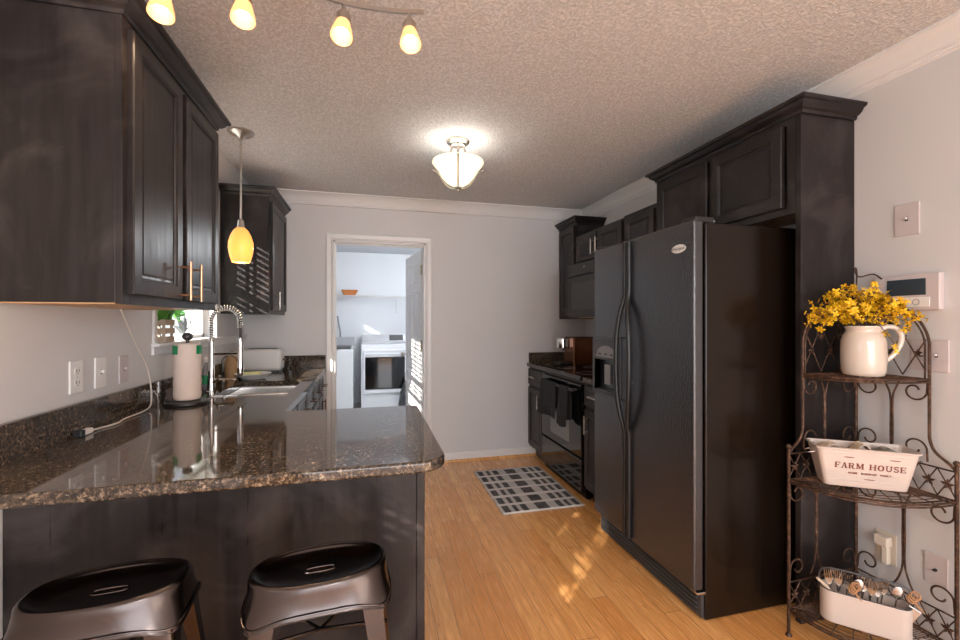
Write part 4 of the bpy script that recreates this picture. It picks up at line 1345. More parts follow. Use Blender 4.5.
for side in (0, 1):
    W, U = LW[side], UW[side]
    # upper upright, bending outwards to the lower post
    up = [side_pt(side, U, 1.24), side_pt(side, U, 1.2), side_pt(side, U, 1.0), side_pt(side, U, 0.90), side_pt(side, U + 0.002, 0.86), side_pt(side, U + 0.018, 0.82), side_pt(side, W - 0.022, 0.787), side_pt(side, W, 0.765)]
    rod('upper_upright', up, 0.0055, sm=4)
    # quarter arch of the head, doubled
    for k, off in enumerate((0.0, 0.014)):
        pts = []
        for i in range(15):
            a = PI / 2 * i / 14
            pts.append(side_pt(side, (U - off) * math.cos(a), 1.10 + (0.40 - off) * math.sin(a) if False else 1.22 + (0.215 - off) * math.sin(a)))
        pts = [side_pt(side, U - off, Z_TOP)] + pts
        rod('arch', pts, 0.005 if k == 0 else 0.0035, sm=2)
    # head lattice: crossing diagonals
    mb = MB()
    def zt(s):
        return 1.22 + 0.20 * math.sqrt(max(0, 1 - (s / U) ** 2))
    step = U / 3
    for k in range(-4, 4):
        for dirn in (1, -1):
            pts = []
            for i in range(25):
                s_ = U * i / 24
                z = Z_TOP + 0.01 + (s_ - k * step) * 1.9 if dirn > 0 else Z_TOP + 0.01 + ((U - s_) - k * step) * 1.9
                if Z_TOP <= z <= zt(s_) - 0.005 and s_ < U - 0.006:
                    pts.append(side_pt(side, s_, z))
            if len(pts) > 2:
                mb.tube(pts, 0.0024, 6)
    mb.build('head_lattice', 'iron', rk, smooth=True)
    mb = MB()
    for k, (a, b) in enumerate(((0.5, 0.10), (0.33, 0.16), (0.67, 0.16), (0.5, 0.215), (0.85, 0.10), (0.17, 0.10), (0.2, 0.26))):
        c_ = Vector(side_pt(side, U * a, Z_TOP + b))
        nn = Vector((-0.6, -0.7, 0)) * 0.004
        for q in range(5):
            an = 2 * PI * q / 5 + k
            tip = Vector(side_pt(side, U * a + 0.017 * math.cos(an), Z_TOP + b + 0.017 * math.sin(an)))
            mb.tube([c_ + nn, (c_ + tip) / 2 + nn * 1.6, tip + nn], [0.003, 0.0055, 0.001], 5)
    mb.build('lattice_leaves', 'iron', rk, smooth=True)
    # lyre bars between mid and top shelves
    for base_z, top_z, Wd in ((Z_MID + 0.02, Z_TOP - 0.01, U), (Z_LOW + 0.12, Z_MID - 0.01, W)):
        c_ = Wd * (0.52 if side == 1 else 0.60)
        hh_ = top_z - base_z
        for s_ in (-1, 1):
            g_ = 0.004
            pts = [side_pt(side, c_ + s_ * 0.030, top_z), side_pt(side, c_ + s_ * 0.018, top_z - 0.03), side_pt(side, c_ + s_ * g_, top_z - 0.08), side_pt(side, c_ + s_ * g_, (base_z + top_z) / 2),
                   side_pt(side, c_ + s_ * g_, base_z + 0.10), side_pt(side, c_ + s_ * 0.018, base_z + 0.04), side_pt(side, c_ + s_ * 0.035, base_z + 0.005)]
            rod('back_bar', pts, 0.0038, sm=4)
    # scrolls: below top shelf, above mid shelf, below mid, above low
    for (zc, Wd, flip) in ((Z_TOP - 0.05, U, 1), (Z_MID + 0.165, U, -1), (Z_MID - 0.06, W, 1), (Z_LOW + 0.165, W, -1)):
        r0 = 0.040
        for (cs, dr) in ((Wd - 0.008 - r0, -1), (0.010 + r0, 1)):
            a0 = 0 if dr < 0 else PI
            pts = spiral(side, cs, zc, r0, 0.95, a0, (1 if dr < 0 else -1) * -flip)
            # leg joining the scroll to the shelf
            first = side_pt(side, Wd - 0.006 if dr < 0 else 0.006, zc + flip * 0.045)
            rod('scroll', [first] + pts, 0.0036, sm=2)
    # guards at mid and low shelf level between post and narrower upright
    for zb in (Z_MID, Z_LOW):
        zt_ = zb + 0.108
        rod('guard_rail', [side_pt(side, W, zt_), side_pt(side, 0, zt_)], 0.0034)
        mb = MB()
        nseg = 6
        for k in range(nseg):
            s0, s1 = W * k / nseg, W * (k + 1) / nseg
            mb.tube([side_pt(side, s0, zb + 0.004), side_pt(side, s1, zt_)], 0.0024, 6).tube([side_pt(side, s1, zb + 0.004), side_pt(side, s0, zt_)], 0.0024, 6)
        mb.build('guard_lattice', 'iron', rk, smooth=True)
        for k in (0, 2, 4, 5):
            leafy(side, W * (k + 0.5) / nseg, (zb + zt_) / 2, 0.014).build('guard_leaf', 'iron', rk, smooth=True)
# shelves
for z, (wa, wb) in ((Z_TOP, UW), (Z_MID, LW), (Z_LOW, LW)):
    def bow(k, drop=0.0):
        out = []
        for i in range(25):
            a = PI / 2 * i / 24
            q = 2.45
            ca, sa = math.cos(a) ** (2 / q), math.sin(a) ** (2 / q)
            out.append((RC[0] - wa * k * ca, RC[1] - 0.012 * k * ca - wb * k * sa, z - drop))
        return out
    mb = MB()
    mb.tube(bow(1.0), 0.0045, 8).tube(bow(1.0, 0.010), 0.0035, 8).tube(bow(0.94), 0.003, 6)
    mb.tube([side_pt(0, wa, z), side_pt(0, 0, z)], 0.0045, 8).tube([side_pt(1, wb, z), side_pt(1, 0, z)], 0.0045, 8)
    mb.tube([side_pt(0, wa, z - 0.010), side_pt(0, 0, z - 0.010)], 0.0035, 8).tube([side_pt(1, wb, z - 0.010), side_pt(1, 0, z - 0.010)], 0.0035, 8)
    frame = mb.build('shelf', 'iron', rk, smooth=True)
    mb = MB()
    B = bow(0.97)
    nb = 22
    # cross wires parallel to the A-B diagonal
    for k in range(1, nb):
        f_ = k / nb
        mb.tube([(RC[0] - wa * f_, RC[1] - 0.012 * f_, z + 0.002), (RC[0] - 0.002, RC[1] - wb * f_, z + 0.002)], 0.0018, 5)
    for i in range(3, 23, 3):
        mb.tube([(RC[0], RC[1], z - 0.001), (B[i][0], B[i][1], z - 0.001)], 0.0022, 5)
    for f2 in (0.80, 0.88):
        mb.tube([(q[0], q[1], z + 0.001) for q in bow(f2)], 0.0018, 5)
    mb.build('shelf_wires', 'iron', frame, smooth=True)

# pitcher
pxx, pyy, pzz = 1.955, 1.325, Z_TOP + 0.0045
th = thing('ceramic_pitcher', 'cream white ceramic pitcher holding yellow blossoms on the rack top shelf', 'pitcher', (pxx, pyy, pzz))
prof = [(0.068, 0.0), (0.082, 0.004), (0.088, 0.020), (0.092, 0.06), (0.092, 0.11), (0.090, 0.145), (0.082, 0.170), (0.073, 0.182), (0.070, 0.190), (0.074, 0.200), (0.078, 0.206), (0.076, 0.209), (0.069, 0.203), (0.065, 0.190), (0.075, 0.165), (0.083, 0.12), (0.083, 0.04), (0.07, 0.012), (0.0, 0.010)]
mb = MB(); mb.lathe([(r_ * 0.80, z * 0.97) for r_, z in prof], pxx, pyy, pzz, 48)
mb.build('jug_body', 'ceramic', th, smooth=True, angle=60)
hd = Vector((0.80, -0.60, 0)).normalized()
hp = [(0.052, 0.183), (0.072, 0.199), (0.100, 0.196), (0.119, 0.172), (0.119, 0.138), (0.106, 0.105), (0.088, 0.078), (0.069, 0.062)]
MB().tube(smooth_path([(pxx + hd.x * a, pyy + hd.y * a, pzz + b) for a, b in hp], 5), [0.0095] * 36, 12).build('handle', 'ceramic', th, smooth=True)

# forsythia spray
fl = thing('forsythia_bouquet', 'spray of yellow forsythia blossoms on brown twigs in the white pitcher', 'flowers', (pxx, pyy, pzz + 0.19))
stems = MB()
tips = []
view = Vector((0.80, -0.60, 0)).normalized()     # left-right spread direction
depth = Vector((0.60, 0.80, 0)).normalized()
for i in range(84):
    a = random.uniform(-1.25, 1.25)
    hor = math.sin(a) * random.uniform(0.10, 0.235)
    if hor > 0:
        hor *= 0.80
    dep = random.uniform(-0.10, 0.045)
    zz = 0.035 + 0.135 * math.cos(a) * random.uniform(0.15, 1.0)
    if abs(hor) > 0.13:
        zz -= random.uniform(0, 0.075)
    rt = Vector((pxx, pyy, pzz + 0.02)) + view * hor * 0.15
    nk = Vector((pxx, pyy, pzz + 0.200)) + view * hor * 0.22 + depth * dep * 0.25
    tip = Vector((pxx, pyy, pzz + 0.205)) + view * hor + depth * dep + Vector((0, 0, zz))
    mid = nk.lerp(tip, 0.5) + Vector((0, 0, 0.035))
    pth = smooth_path([rt, nk, mid, tip], 5)
    # keep clear of the wall and panel
    for q in pth:
        q.x = min(q.x, 2.092); q.y = min(q.y, 1.43)
    stems.tube(pth, [0.0022] * 5 + [0.0018] * 5 + [0.0012] * 6, 5)
    for f_ in range(6, 16):
        tips.append((pth[f_], (pth[f_] - pth[f_ - 1]).normalized()))
# drooping twig on the pitcher front
dt = [Vector((pxx - 0.03, pyy - 0.055, pzz + 0.215)), Vector((pxx - 0.035, pyy - 0.085, pzz + 0.20)), Vector((pxx - 0.015, pyy - 0.105, pzz + 0.155)), Vector((pxx + 0.012, pyy - 0.115, pzz + 0.115))]
dp_ = smooth_path(dt, 5)
stems.tube(dp_, 0.0014, 5)
stems.build('twigs', 'twig', fl, smooth=True)
random.shuffle(tips)


def blossom(mb, c_, d_, sz):
    d_ = (Vector(d_) + Vector((random.uniform(-1, 1), random.uniform(-1, 1), random.uniform(-0.6, 1)))).normalized()
    a_ = d_.orthogonal().normalized()
    b_ = d_.cross(a_)
    ph = random.uniform(0, PI)
    for k in range(4):
        an = ph + k * PI / 2
        o_ = a_ * math.cos(an) + b_ * math.sin(an)
        s_ = o_.cross(d_) * sz * 0.30
        p0 = c_; p1 = c_ + o_ * sz * 0.5 + d_ * sz * 0.28; p2 = c_ + o_ * sz + d_ * sz * 0.18
        mb.loops([[p0 - s_ * 0.25, p0 + s_ * 0.25], [p1 - s_, p1 + s_], [p2 - s_ * 0.5, p2 + s_ * 0.5]], False)


cnt = 0
rest = MB()
for (c_, d_) in tips + [(dp_[9], Vector((-1, -1, 0))), (dp_[15], Vector((-1, -1, 0))), (dp_[14], Vector((0, -1, 0)))]:
    c_ = c_ + Vector((random.uniform(-1, 1), random.uniform(-1, 1), random.uniform(-1, 1))) * 0.010
    c_.x = min(c_.x, 2.095)
    c_.y = min(c_.y, 1.445)
    sz = random.uniform(0.011, 0.0165)
    if cnt < 95 or cnt >= len(tips):
        mb = MB(); blossom(mb, c_, d_, sz); mb.build('blossom', 'yellow', fl)
    else:
        blossom(rest, c_, d_, sz)
    cnt += 1
rest.build('blossoms', 'yellow', fl)['kind'] = 'stuff'

# FARM HOUSE planter
ang = math.atan2(1.199 - 1.352, 2.009 - 1.783)
ppx, ppy, ppz = 1.925, 1.315, Z_MID + 0.005
tp = thing('farm_house_planter', 'long cream tin planter printed FARM HOUSE on the rack middle shelf', 'planter', (ppx, ppy, ppz), ang)
mb = MB()


def rrect(a, b, r, z, y0=0, n=6):
    out = []
    for cx_, cy_, s0 in ((a - r, b - r, 0), (-(a - r), b - r, PI / 2), (-(a - r), -(b - r), PI), (a - r, -(b - r), 1.5 * PI)):
        for i in range(n + 1):
            an = s0 + PI / 2 * i / n
            out.append((cx_ + r * math.cos(an), cy_ + r * math.sin(an), z))
    return out


mb.loops([rrect(0.132, 0.042, 0.014, 0), rrect(0.134, 0.044, 0.014, 0.004), rrect(0.163, 0.064, 0.018, 0.148), rrect(0.169, 0.069, 0.020, 0.151), rrect(0.170, 0.070, 0.020, 0.156), rrect(0.166, 0.066, 0.018, 0.158), rrect(0.160, 0.061, 0.016, 0.150), rrect(0.130, 0.040, 0.012, 0.008)], True, True, True)
tub = mb.build('tub', 'enamel_white', tp, smooth=True, world=False)
# embossed ribs
slope = math.atan2(0.020, 0.144)


def front_m(z):
    return Matrix.Translation((0, -(0.044 + 0.020 * (z - 0.004) / 0.144) - 0.0008, z)) @ Matrix.Rotation(PI / 2 + slope, 4, 'X')


def text_local(name, body, size, z, x=0, bold=0.0, xs=1.0, parent=tub):
    cu = bpy.data.curves.new(name, 'FONT'); cu.body = body; cu.size = size; cu.align_x = 'CENTER'; cu.align_y = 'CENTER'; cu.extrude = 0.0004; cu.offset = bold
    tmp = bpy.data.objects.new('tmp', cu); C.objects.link(tmp)
    me = bpy.data.meshes.new_from_object(tmp.evaluated_get(bpy.context.evaluated_depsgraph_get()))
    bpy.data.objects.remove(tmp)
    me.transform(Matrix.Diagonal((xs, 1, 1, 1))); me.transform(Matrix.Translation((x, 0, 0)))
    me.transform(front_m(z)); me.materials.clear(); me.materials.append(M['print_red'])
    o = bpy.data.objects.new(name, me); C.objects.link(o); o.parent = parent
    return o


def ribbon(mb, pts, w, m):
    """flat stroke of width w through pts (x, y)"""
    P = [Vector((p[0], p[1], 0)) for p in pts]
    L_, R_ = [], []
    for i, p in enumerate(P):
        d = (P[min(i + 1, len(P) - 1)] - P[max(i - 1, 0)]).normalized()
        nn = Vector((-d.y, d.x, 0))
        ww = w[i] if isinstance(w, list) else w
        L_.append(p + nn * ww / 2 + Vector((0, 0, 0.0006))); R_.append(p - nn * ww / 2 + Vector((0, 0, 0.0006)))
    mb.loops([[a, b] for a, b in zip(L_, R_)], False, m=m)


def arcp(cx, cy, rx, ry, a0, a1, n=14):
    return [(cx + rx * math.cos(R(a0 + (a1 - a0) * i / n)), cy + ry * math.sin(R(a0 + (a1 - a0) * i / n))) for i in range(n + 1)]


TK, TN = 0.22, 0.10
GL = {
    'F': (0.80, [([(0.2, 0), (0.2, 1)], TK), ([(0.02, 0.05), (0.42, 0.05)], TN), ([(0.02, 0.95), (0.78, 0.95)], TN), ([(0.2, 0.5), (0.58, 0.5)], TN), ([(0.74, 0.70), (0.74, 1.0)], TN), ([(0.56, 0.38), (0.56, 0.62)], TN)]),
    'A': (1.0, [([(0.2, 0), (0.48, 1)], TN), ([(0.52, 1), (0.80, 0)], TK), ([(0.28, 0.35), (0.68, 0.35)], TN), ([(0.02, 0.05), (0.36, 0.05)], TN), ([(0.60, 0.05), (1.0, 0.05)], TN)]),
    'R': (0.98, [([(0.2, 0), (0.2, 1)], TK), ([(0.02, 0.05), (0.42, 0.05)], TN), ([(0.02, 0.95), (0.5, 0.95)], TN), (arcp(0.50, 0.72, 0.20, 0.22, 90, -90), TK * 0.8), ([(0.25, 0.48), (0.5, 0.48)], TN), ([(0.48, 0.5), (0.74, 0)], TK), ([(0.64, 0.05), (0.96, 0.05)], TN)]),
    'M': (1.2, [([(0.2, 0), (0.2, 1)], TN * 1.2), ([(0.24, 1), (0.58, 0.08)], TK), ([(0.58, 0.08), (0.90, 1)], TN), ([(0.96, 0), (0.96, 1)], TK), ([(0.02, 0.05), (0.38, 0.05)], TN), ([(0.76, 0.05), (1.16, 0.05)], TN), ([(0.02, 0.95), (0.28, 0.95)], TN), ([(0.9, 0.95), (1.16, 0.95)], TN)]),
    'H': (1.08, [([(0.22, 0), (0.22, 1)], TK), ([(0.84, 0), (0.84, 1)], TK), ([(0.22, 0.5), (0.84, 0.5)], TN), ([(0.02, 0.05), (0.42, 0.05)], TN), ([(0.64, 0.05), (1.04, 0.05)], TN), ([(0.02, 0.95), (0.42, 0.95)], TN), ([(0.64, 0.95), (1.04, 0.95)], TN)]),
    'O': (0.98, [(arcp(0.48, 0.5, 0.34, 0.44, 0, 360, 28), [TK * (0.55 + 0.5 * abs(math.cos(2 * PI * i / 28))) for i in range(29)])]),
    'U': (1.02, [([(0.22, 0.98), (0.22, 0.35)] + arcp(0.51, 0.34, 0.29, 0.28, 180, 360, 12) + [(0.80, 0.98)], 0.17), ([(0.02, 0.95), (0.42, 0.95)], TN), ([(0.64, 0.95), (1.0, 0.95)], TN)]),
    'S': (0.80, [(arcp(0.40, 0.73, 0.24, 0.21, 30, 250, 12) + arcp(0.40, 0.27, 0.26, 0.22, 75, -160, 12), 0.17), ([(0.64, 0.68), (0.64, 1.0)], 0.07), ([(0.12, 0.0), (0.12, 0.34)], 0.07)]),
    'E': (0.86, [([(0.2, 0), (0.2, 1)], TK), ([(0.02, 0.05), (0.80, 0.05)], TN), ([(0.02, 0.95), (0.78, 0.95)], TN), ([(0.2, 0.5), (0.58, 0.5)], TN), ([(0.74, 0.70), (0.74, 1.0)], TN), ([(0.77, 0.0), (0.77, 0.32)], TN), ([(0.56, 0.38), (0.56, 0.62)], TN)]),
}
hgt = 0.0232
total = sum((GL[c_][0] + 0.06 if c_ != ' ' else 0.55) for c_ in 'FARM HOUSE') * hgt
xx = 0.008 - total / 2
for word in ('FARM', 'HOUSE'):
    for c_ in word:
        mb = MB()
        for pts_, w__ in GL[c_][1]:
            ribbon(mb, [(xx + px__ * hgt, (py__ - 0.5) * hgt) for px__, py__ in pts_], [q * hgt for q in w__] if isinstance(w__, list) else w__ * hgt, front_m(0.088))
        mb.build('letter', 'print_red', tub, world=False)
        xx += (GL[c_][0] + 0.06) * hgt
    xx += 0.55 * hgt
text_local('small_lettering', 'HOME    BLESSINGS    FAMILY', 0.0105, 0.058, 0.008, 0.0003, 1.0)
mb = MB()
for (xx, z) in ((-0.060, 0.122), (0.085, 0.122), (0.01, 0.036)):
    mb.lathe([(0.018, 0), (0.018, 0.0005)], n=20, sx=1, sy=0.10, m=front_m(z) @ Matrix.Translation((xx, 0, 0)))
mb.build('printed_dashes', 'print_red', tub, world=False)
mb = MB()
for z in (0.134, 0.024):
    y = -(0.044 + 0.020 * (z - 0.004) / 0.144) - 0.0002
    w_ = 0.132 + 0.029 * z / 0.15 - 0.012
    mb.tube([(-w_, y, z), (w_, y, z)], 0.0012, 6)
mb.build('embossed_rib', 'enamel_white', tub, world=False)
for s_ in (-1, 1):
    mb = MB(); xh = s_ * 0.162
    mb.tube(smooth_path([(xh, -0.025, 0.125), (xh + s_ * 0.020, -0.022, 0.120), (xh + s_ * 0.026, 0, 0.115), (xh + s_ * 0.020, 0.022, 0.120), (xh, 0.025, 0.125)], 4), 0.003, 8)
    mb.build('ring_handle', 'steel', tp, smooth=True, world=False)
rotm = Matrix.Translation((ppx, ppy, ppz)) @ Matrix.Rotation(ang, 4, 'Z')


def cloth_fold(label, x, w, z, mat, tilt, nm='folded_cloth'):
    mb = MB()
    rg = []
    for i in range(9):
        f_ = i / 8
        rg.append([(x + (f_ - 0.5) * w, -0.035 + 0.07 * j / 5, z - 0.10 * (1 - math.sin(PI * f_)) * 0.3 + 0.004 * math.sin(3 * j + 5 * f_) + tilt * (f_ - 0.5)) for j in range(6)])
    mb.loops(rg, False, m=rotm)
    o = mb.build(nm, mat, smooth=True, loc=(rotm @ Vector((x, 0, 0.1)))[:])
    so = o.modifiers.new('s', 'SOLIDIFY'); so.thickness = 0.004
    return tag(o, label, 'cloth')


cloth_fold('cream folded cloth at the left end inside the FARM HOUSE planter', -0.09, 0.10, 0.160, 'cloth', -0.01)
cloth_fold('pale cream cloth peak in the middle of the FARM HOUSE planter', 0.0, 0.06, 0.168, 'cloth', 0.01)
cloth_fold('grey-green wrapper inside the right half of the FARM HOUSE planter', 0.085, 0.10, 0.155, 'green_glass', 0.0, 'grey_wrapper')

# cutlery caddy
kx, ky, kz = 1.885, 1.275, Z_LOW + 0.006
kang = math.atan2(1.157 - 1.345, 1.926 - 1.755)
kc = thing('cutlery_caddy', 'long white enamel caddy of forks with dark handle on bottom rack shelf', 'caddy', (kx, ky, kz), kang)
KA, KB, KH = 0.137, 0.046, 0.126
mb = MB()
mb.loops([rrect(KA - 0.004, KB - 0.004, 0.036, 0), rrect(KA, KB, 0.040, 0.004), rrect(KA, KB, 0.040, KH), rrect(KA - 0.003, KB - 0.003, 0.038, KH), rrect(KA - 0.003, KB - 0.003, 0.038, 0.006)], True, True, True)
kb_ = mb.build('box', 'enamel_white', kc, smooth=True, world=False)
MB().tube(rrect(KA - 0.001, KB - 0.001, 0.039, KH), 0.0022, 6, closed=True).build('rim', 'enamel_rim', kc, smooth=True, world=False)
MB().tube(smooth_path([(-KA - 0.002, 0, KH - 0.02), (-KA - 0.002, 0, KH + 0.02), (-KA + 0.004, 0, KH + 0.055), (-KA + 0.035, 0, KH + 0.070), (0, 0, KH + 0.072), (KA - 0.035, 0, KH + 0.070), (KA - 0.004, 0, KH + 0.055), (KA + 0.002, 0, KH + 0.02), (KA + 0.002, 0, KH - 0.02)], 5), 0.0042, 8).build('handle', 'enamel_rim', kc, smooth=True, world=False)
kr = Matrix.Translation((kx, ky, kz)) @ Matrix.Rotation(kang, 4, 'Z')


def fork_proto(name, kind):
    """cutlery standing up, head on top, local origin at the handle end"""
    mb = MB()
    mb.tube([(0, 0, 0), (0, 0, 0.03), (0, 0, 0.10), (0, 0, 0.128)], [0.004, 0.0045, 0.0028, 0.003], 6)
    if kind == 'fork':
        mb.loops([[(-0.003, 0, 0.125), (0.003, 0, 0.125), (0.003, 0.0015, 0.125), (-0.003, 0.0015, 0.125)], [(-0.011, 0.003, 0.140), (0.011, 0.003, 0.140), (0.011, 0.005, 0.140), (-0.011, 0.005, 0.140)], [(-0.012, 0.002, 0.152), (0.012, 0.002, 0.152), (0.012, 0.004, 0.152), (-0.012, 0.004, 0.152)]], True, True, True)
        for k in range(4):
            x = -0.0102 + 0.0068 * k
            mb.tube([(x, 0.003, 0.150), (x, 0.000, 0.170), (x * 0.95, -0.003, 0.188)], [0.0018, 0.0016, 0.0008], 5)
    else:
        mb.sphere((0, 0.002, 0.150), 0.020, (0.85, 0.22, 1.3), 12, 8)
    return mb


fork_src = None
spoon_src = None
spots = [(-0.110, 0.012, 8, -4), (-0.100, -0.015, -6, 3), (-0.088, 0.008, 12, 5), (-0.078, -0.018, 0, -6), (-0.070, 0.020, -9, 2), (-0.058, -0.004, 5, 4), (-0.030, 0.014, 14, 0), (-0.015, -0.010, 9, -5),
         (0.000, 0.018, -5, 3), (0.010, -0.016, 6, 6), (0.022, 0.006, -4, -3), (0.034, -0.014, 3, 4), (0.046, 0.016, 8, -2)]
fgroup = 'forks standing in the cutlery caddy'
for i, (x, y, ta, tb) in enumerate(spots):
    if fork_src is None:
        o = fork_src = fork_proto('dinner_fork', 'fork').build('dinner_fork', 'steel', smooth=True, world=False)
    else:
        o = fork_src.copy(); C.objects.link(o)
    o.matrix_world = kr @ Matrix.Translation((x - 0.12 * math.sin(R(ta)) * 0.4, y * 0.7, 0.010)) @ Matrix.Rotation(R(ta), 4, 'Y') @ Matrix.Rotation(R(tb * 0.5), 4, 'X') @ Matrix.Rotation(R(17 * (i % 3 - 1)), 4, 'Z')
    o['label'] = 'steel dinner fork standing tines up among others in the white caddy'
    o['category'] = 'fork'; o['group'] = fgroup
o = spoon_src = fork_proto('table_spoon', 'spoon').build('table_spoon', 'steel', smooth=True, world=False)
o.matrix_world = kr @ Matrix.Translation((0.075, 0.004, 0.012)) @ Matrix.Rotation(R(9), 4, 'Y')
tag(o, 'steel spoon standing bowl up at the right of the cutlery caddy', 'spoon')
o = spoon_src.copy(); C.objects.link(o)
o.matrix_world = kr @ Matrix.Translation((-0.045, -0.016, 0.012)) @ Matrix.Rotation(R(10), 4, 'Y')
tag(o, 'dark-looking steel spoon standing near the middle of the cutlery caddy', 'spoon')
o = MB().box(-0.055, -0.002, 0, 0.055, 0.002, 0.10, 0.001, m=kr @ Matrix.Translation((0.095, -0.018, KH - 0.085)) @ Matrix.Rotation(R(28), 4, 'Y') @ Matrix.Diagonal((0.35, 1, 1, 1))).build('foil_packet', 'steel', loc=(kr @ Vector((0.095, -0.018, KH - 0.08)))[:])
tag(o, 'crumpled silver foil packet at the right end of the cutlery caddy', 'packet')


def twine(label, x, y, z):
    mb = MB()
    for k in range(3):
        pts = [(x + 0.006 * k + 0.016 * math.cos(a) * (0.6 + 0.1 * k), y + 0.008 * math.sin(a), z + 0.011 * math.sin(a) + 0.008 * k) for a in [2 * PI * i / 14 for i in range(14)]]
        mb.tube([kr @ Vector(p) for p in pts], 0.0035, 6, closed=True)
    mb.tube([kr @ Vector(p) for p in smooth_path([(x, y, z), (x + 0.012, y - 0.008, z - 0.012), (x + 0.030, y - 0.006, z - 0.035)], 4)], 0.004, 6)
    o = mb.build('twine_bow', 'twine', smooth=True, loc=(kr @ Vector((x, y, z)))[:])
    return tag(o, label, 'twine')


twine('tan twine bow tied over the middle of the cutlery caddy', -0.040, -KB + 0.010, KH + 0.022)
twine('tan twine bow tied at the right end of the cutlery caddy', KA - 0.004, -0.006, KH + 0.030)
o = MB().tube([kr @ Vector(p) for p in ((-0.150, -0.050, KH + 0.040), (-0.115, -0.030, KH + 0.004), (-0.085, -0.015, KH - 0.045), (-0.07, 0.0, 0.02))], [0.005, 0.0055, 0.0045, 0.003], 8).build('wooden_handled_utensil', 'cloth', smooth=True, loc=(kr @ Vector((-0.1, 0, KH)))[:])
tag(o, 'pale wooden handled utensil leaning out at left of the cutlery caddy', 'utensil')

# ------------------------------------------------------------------ ceiling lights
# semi flush lamp
lx, ly = 0.53, 2.63
th = thing('ceiling_lamp', 'semi-flush ceiling lamp with alabaster glass bowl and nickel arms', 'ceiling light', (lx, ly, ZC))
MB().lathe([(0.072, 0), (0.072, -0.012), (0.064, -0.020), (0.050, -0.024), (0.045, -0.032), (0.012, -0.036), (0.012, -0.05)], lx, ly, ZC, 32).build('canopy', 'nickel', th, smooth=True)
bowl = [(0.010, -0.285), (0.040, -0.278), (0.072, -0.258), (0.098, -0.228), (0.116, -0.198), (0.132, -0.172), (0.150, -0.152), (0.160, -0.138), (0.158, -0.130), (0.152, -0.134), (0.144, -0.148), (0.126, -0.168), (0.110, -0.196), (0.092, -0.224), (0.067, -0.252), (0.038, -0.271), (0.010, -0.279)]
MB().lathe(bowl, lx, ly, ZC, 40, cap0=False, cap1=False).build('glass_bowl', 'alabaster', th, smooth=True, angle=60)
MB().tube([(lx, ly, ZC - 0.04), (lx, ly, ZC - 0.30)], 0.005, 10).sphere((lx, ly, ZC - 0.305), 0.011).lathe([(0.004, -0.298), (0.020, -0.294), (0.022, -0.288), (0.008, -0.286)], lx, ly, ZC, 20).build('centre_rod', 'nickel', th, smooth=True)
for k in range(3):
    a = R(-101.4) + 2 * PI * k / 3
    ca, sa = math.cos(a), math.sin(a)
    pf = [(0.008, -0.298), (0.045, -0.290), (0.078, -0.270), (0.104, -0.240), (0.124, -0.206), (0.144, -0.180), (0.166, -0.162), (0.182, -0.156)]
    MB().tube(smooth_path([(lx + r_ * ca, ly + r_ * sa, ZC + z) for r_, z in pf], 4), 0.0045, 8).sphere((lx + 0.184 * ca, ly + 0.184 * sa, ZC - 0.154), 0.008).build('arm', 'nickel', th, smooth=True)
    MB().tube([(lx + 0.045 * ca, ly + 0.045 * sa, ZC - 0.028), (lx + 0.055 * ca, ly + 0.055 * sa, ZC - 0.075), (lx + 0.05 * ca, ly + 0.05 * sa, ZC - 0.095)], 0.007, 10).build('socket_stem', 'nickel', th, smooth=True)
for dx_ in (-0.05, 0.05):
    MB().sphere((lx + dx_, ly + 0.02, ZC - 0.165), 0.022, (1, 1, 1.2)).build('bulb', 'bulb_white', th, smooth=True)
light('ceiling_lamp_glow', 'POINT', (lx, ly, ZC - 0.150), 2.6, (0.97, 0.98, 1.0), shadow_soft_size=0.06)

# pendant
px_, py_ = -0.738, 2.82
th = thing('pendant_lamp', 'amber glass mini pendant hanging over the sink on a nickel rod', 'pendant light', (px_, py_, ZC))
MB().lathe([(0.070, 0), (0.070, -0.010), (0.062, -0.018), (0.030, -0.026), (0.016, -0.040), (0.008, -0.050)], px_, py_, ZC, 32).build('canopy', 'nickel', th, smooth=True)
MB().tube([(px_, py_, ZC - 0.045), (px_, py_, 1.90)], 0.006, 10).lathe([(0.006, 1.925), (0.016, 1.915), (0.019, 1.885), (0.022, 1.868)], px_, py_, 0, 20).build('rod', 'nickel', th, smooth=True)
sh = [(0.024, 1.872), (0.040, 1.855), (0.055, 1.825), (0.066, 1.785), (0.067, 1.750), (0.060, 1.710), (0.048, 1.668), (0.045, 1.668), (0.057, 1.710), (0.064, 1.750), (0.063, 1.785), (0.052, 1.823), (0.038, 1.850), (0.020, 1.868)]
MB().lathe(sh, px_, py_, 0, 32, cap0=False, cap1=False).build('glass_shade', 'pend_shade', th, smooth=True, angle=60)
MB().sphere((px_, py_, 1.79), 0.022, (1, 1, 1.3)).build('bulb', 'bulb_warm', th, smooth=True)
light('pendant_lamp_glow', 'POINT', (px_, py_, 1.735), 3.0, (1, 0.72, 0.42), shadow_soft_size=0.03)

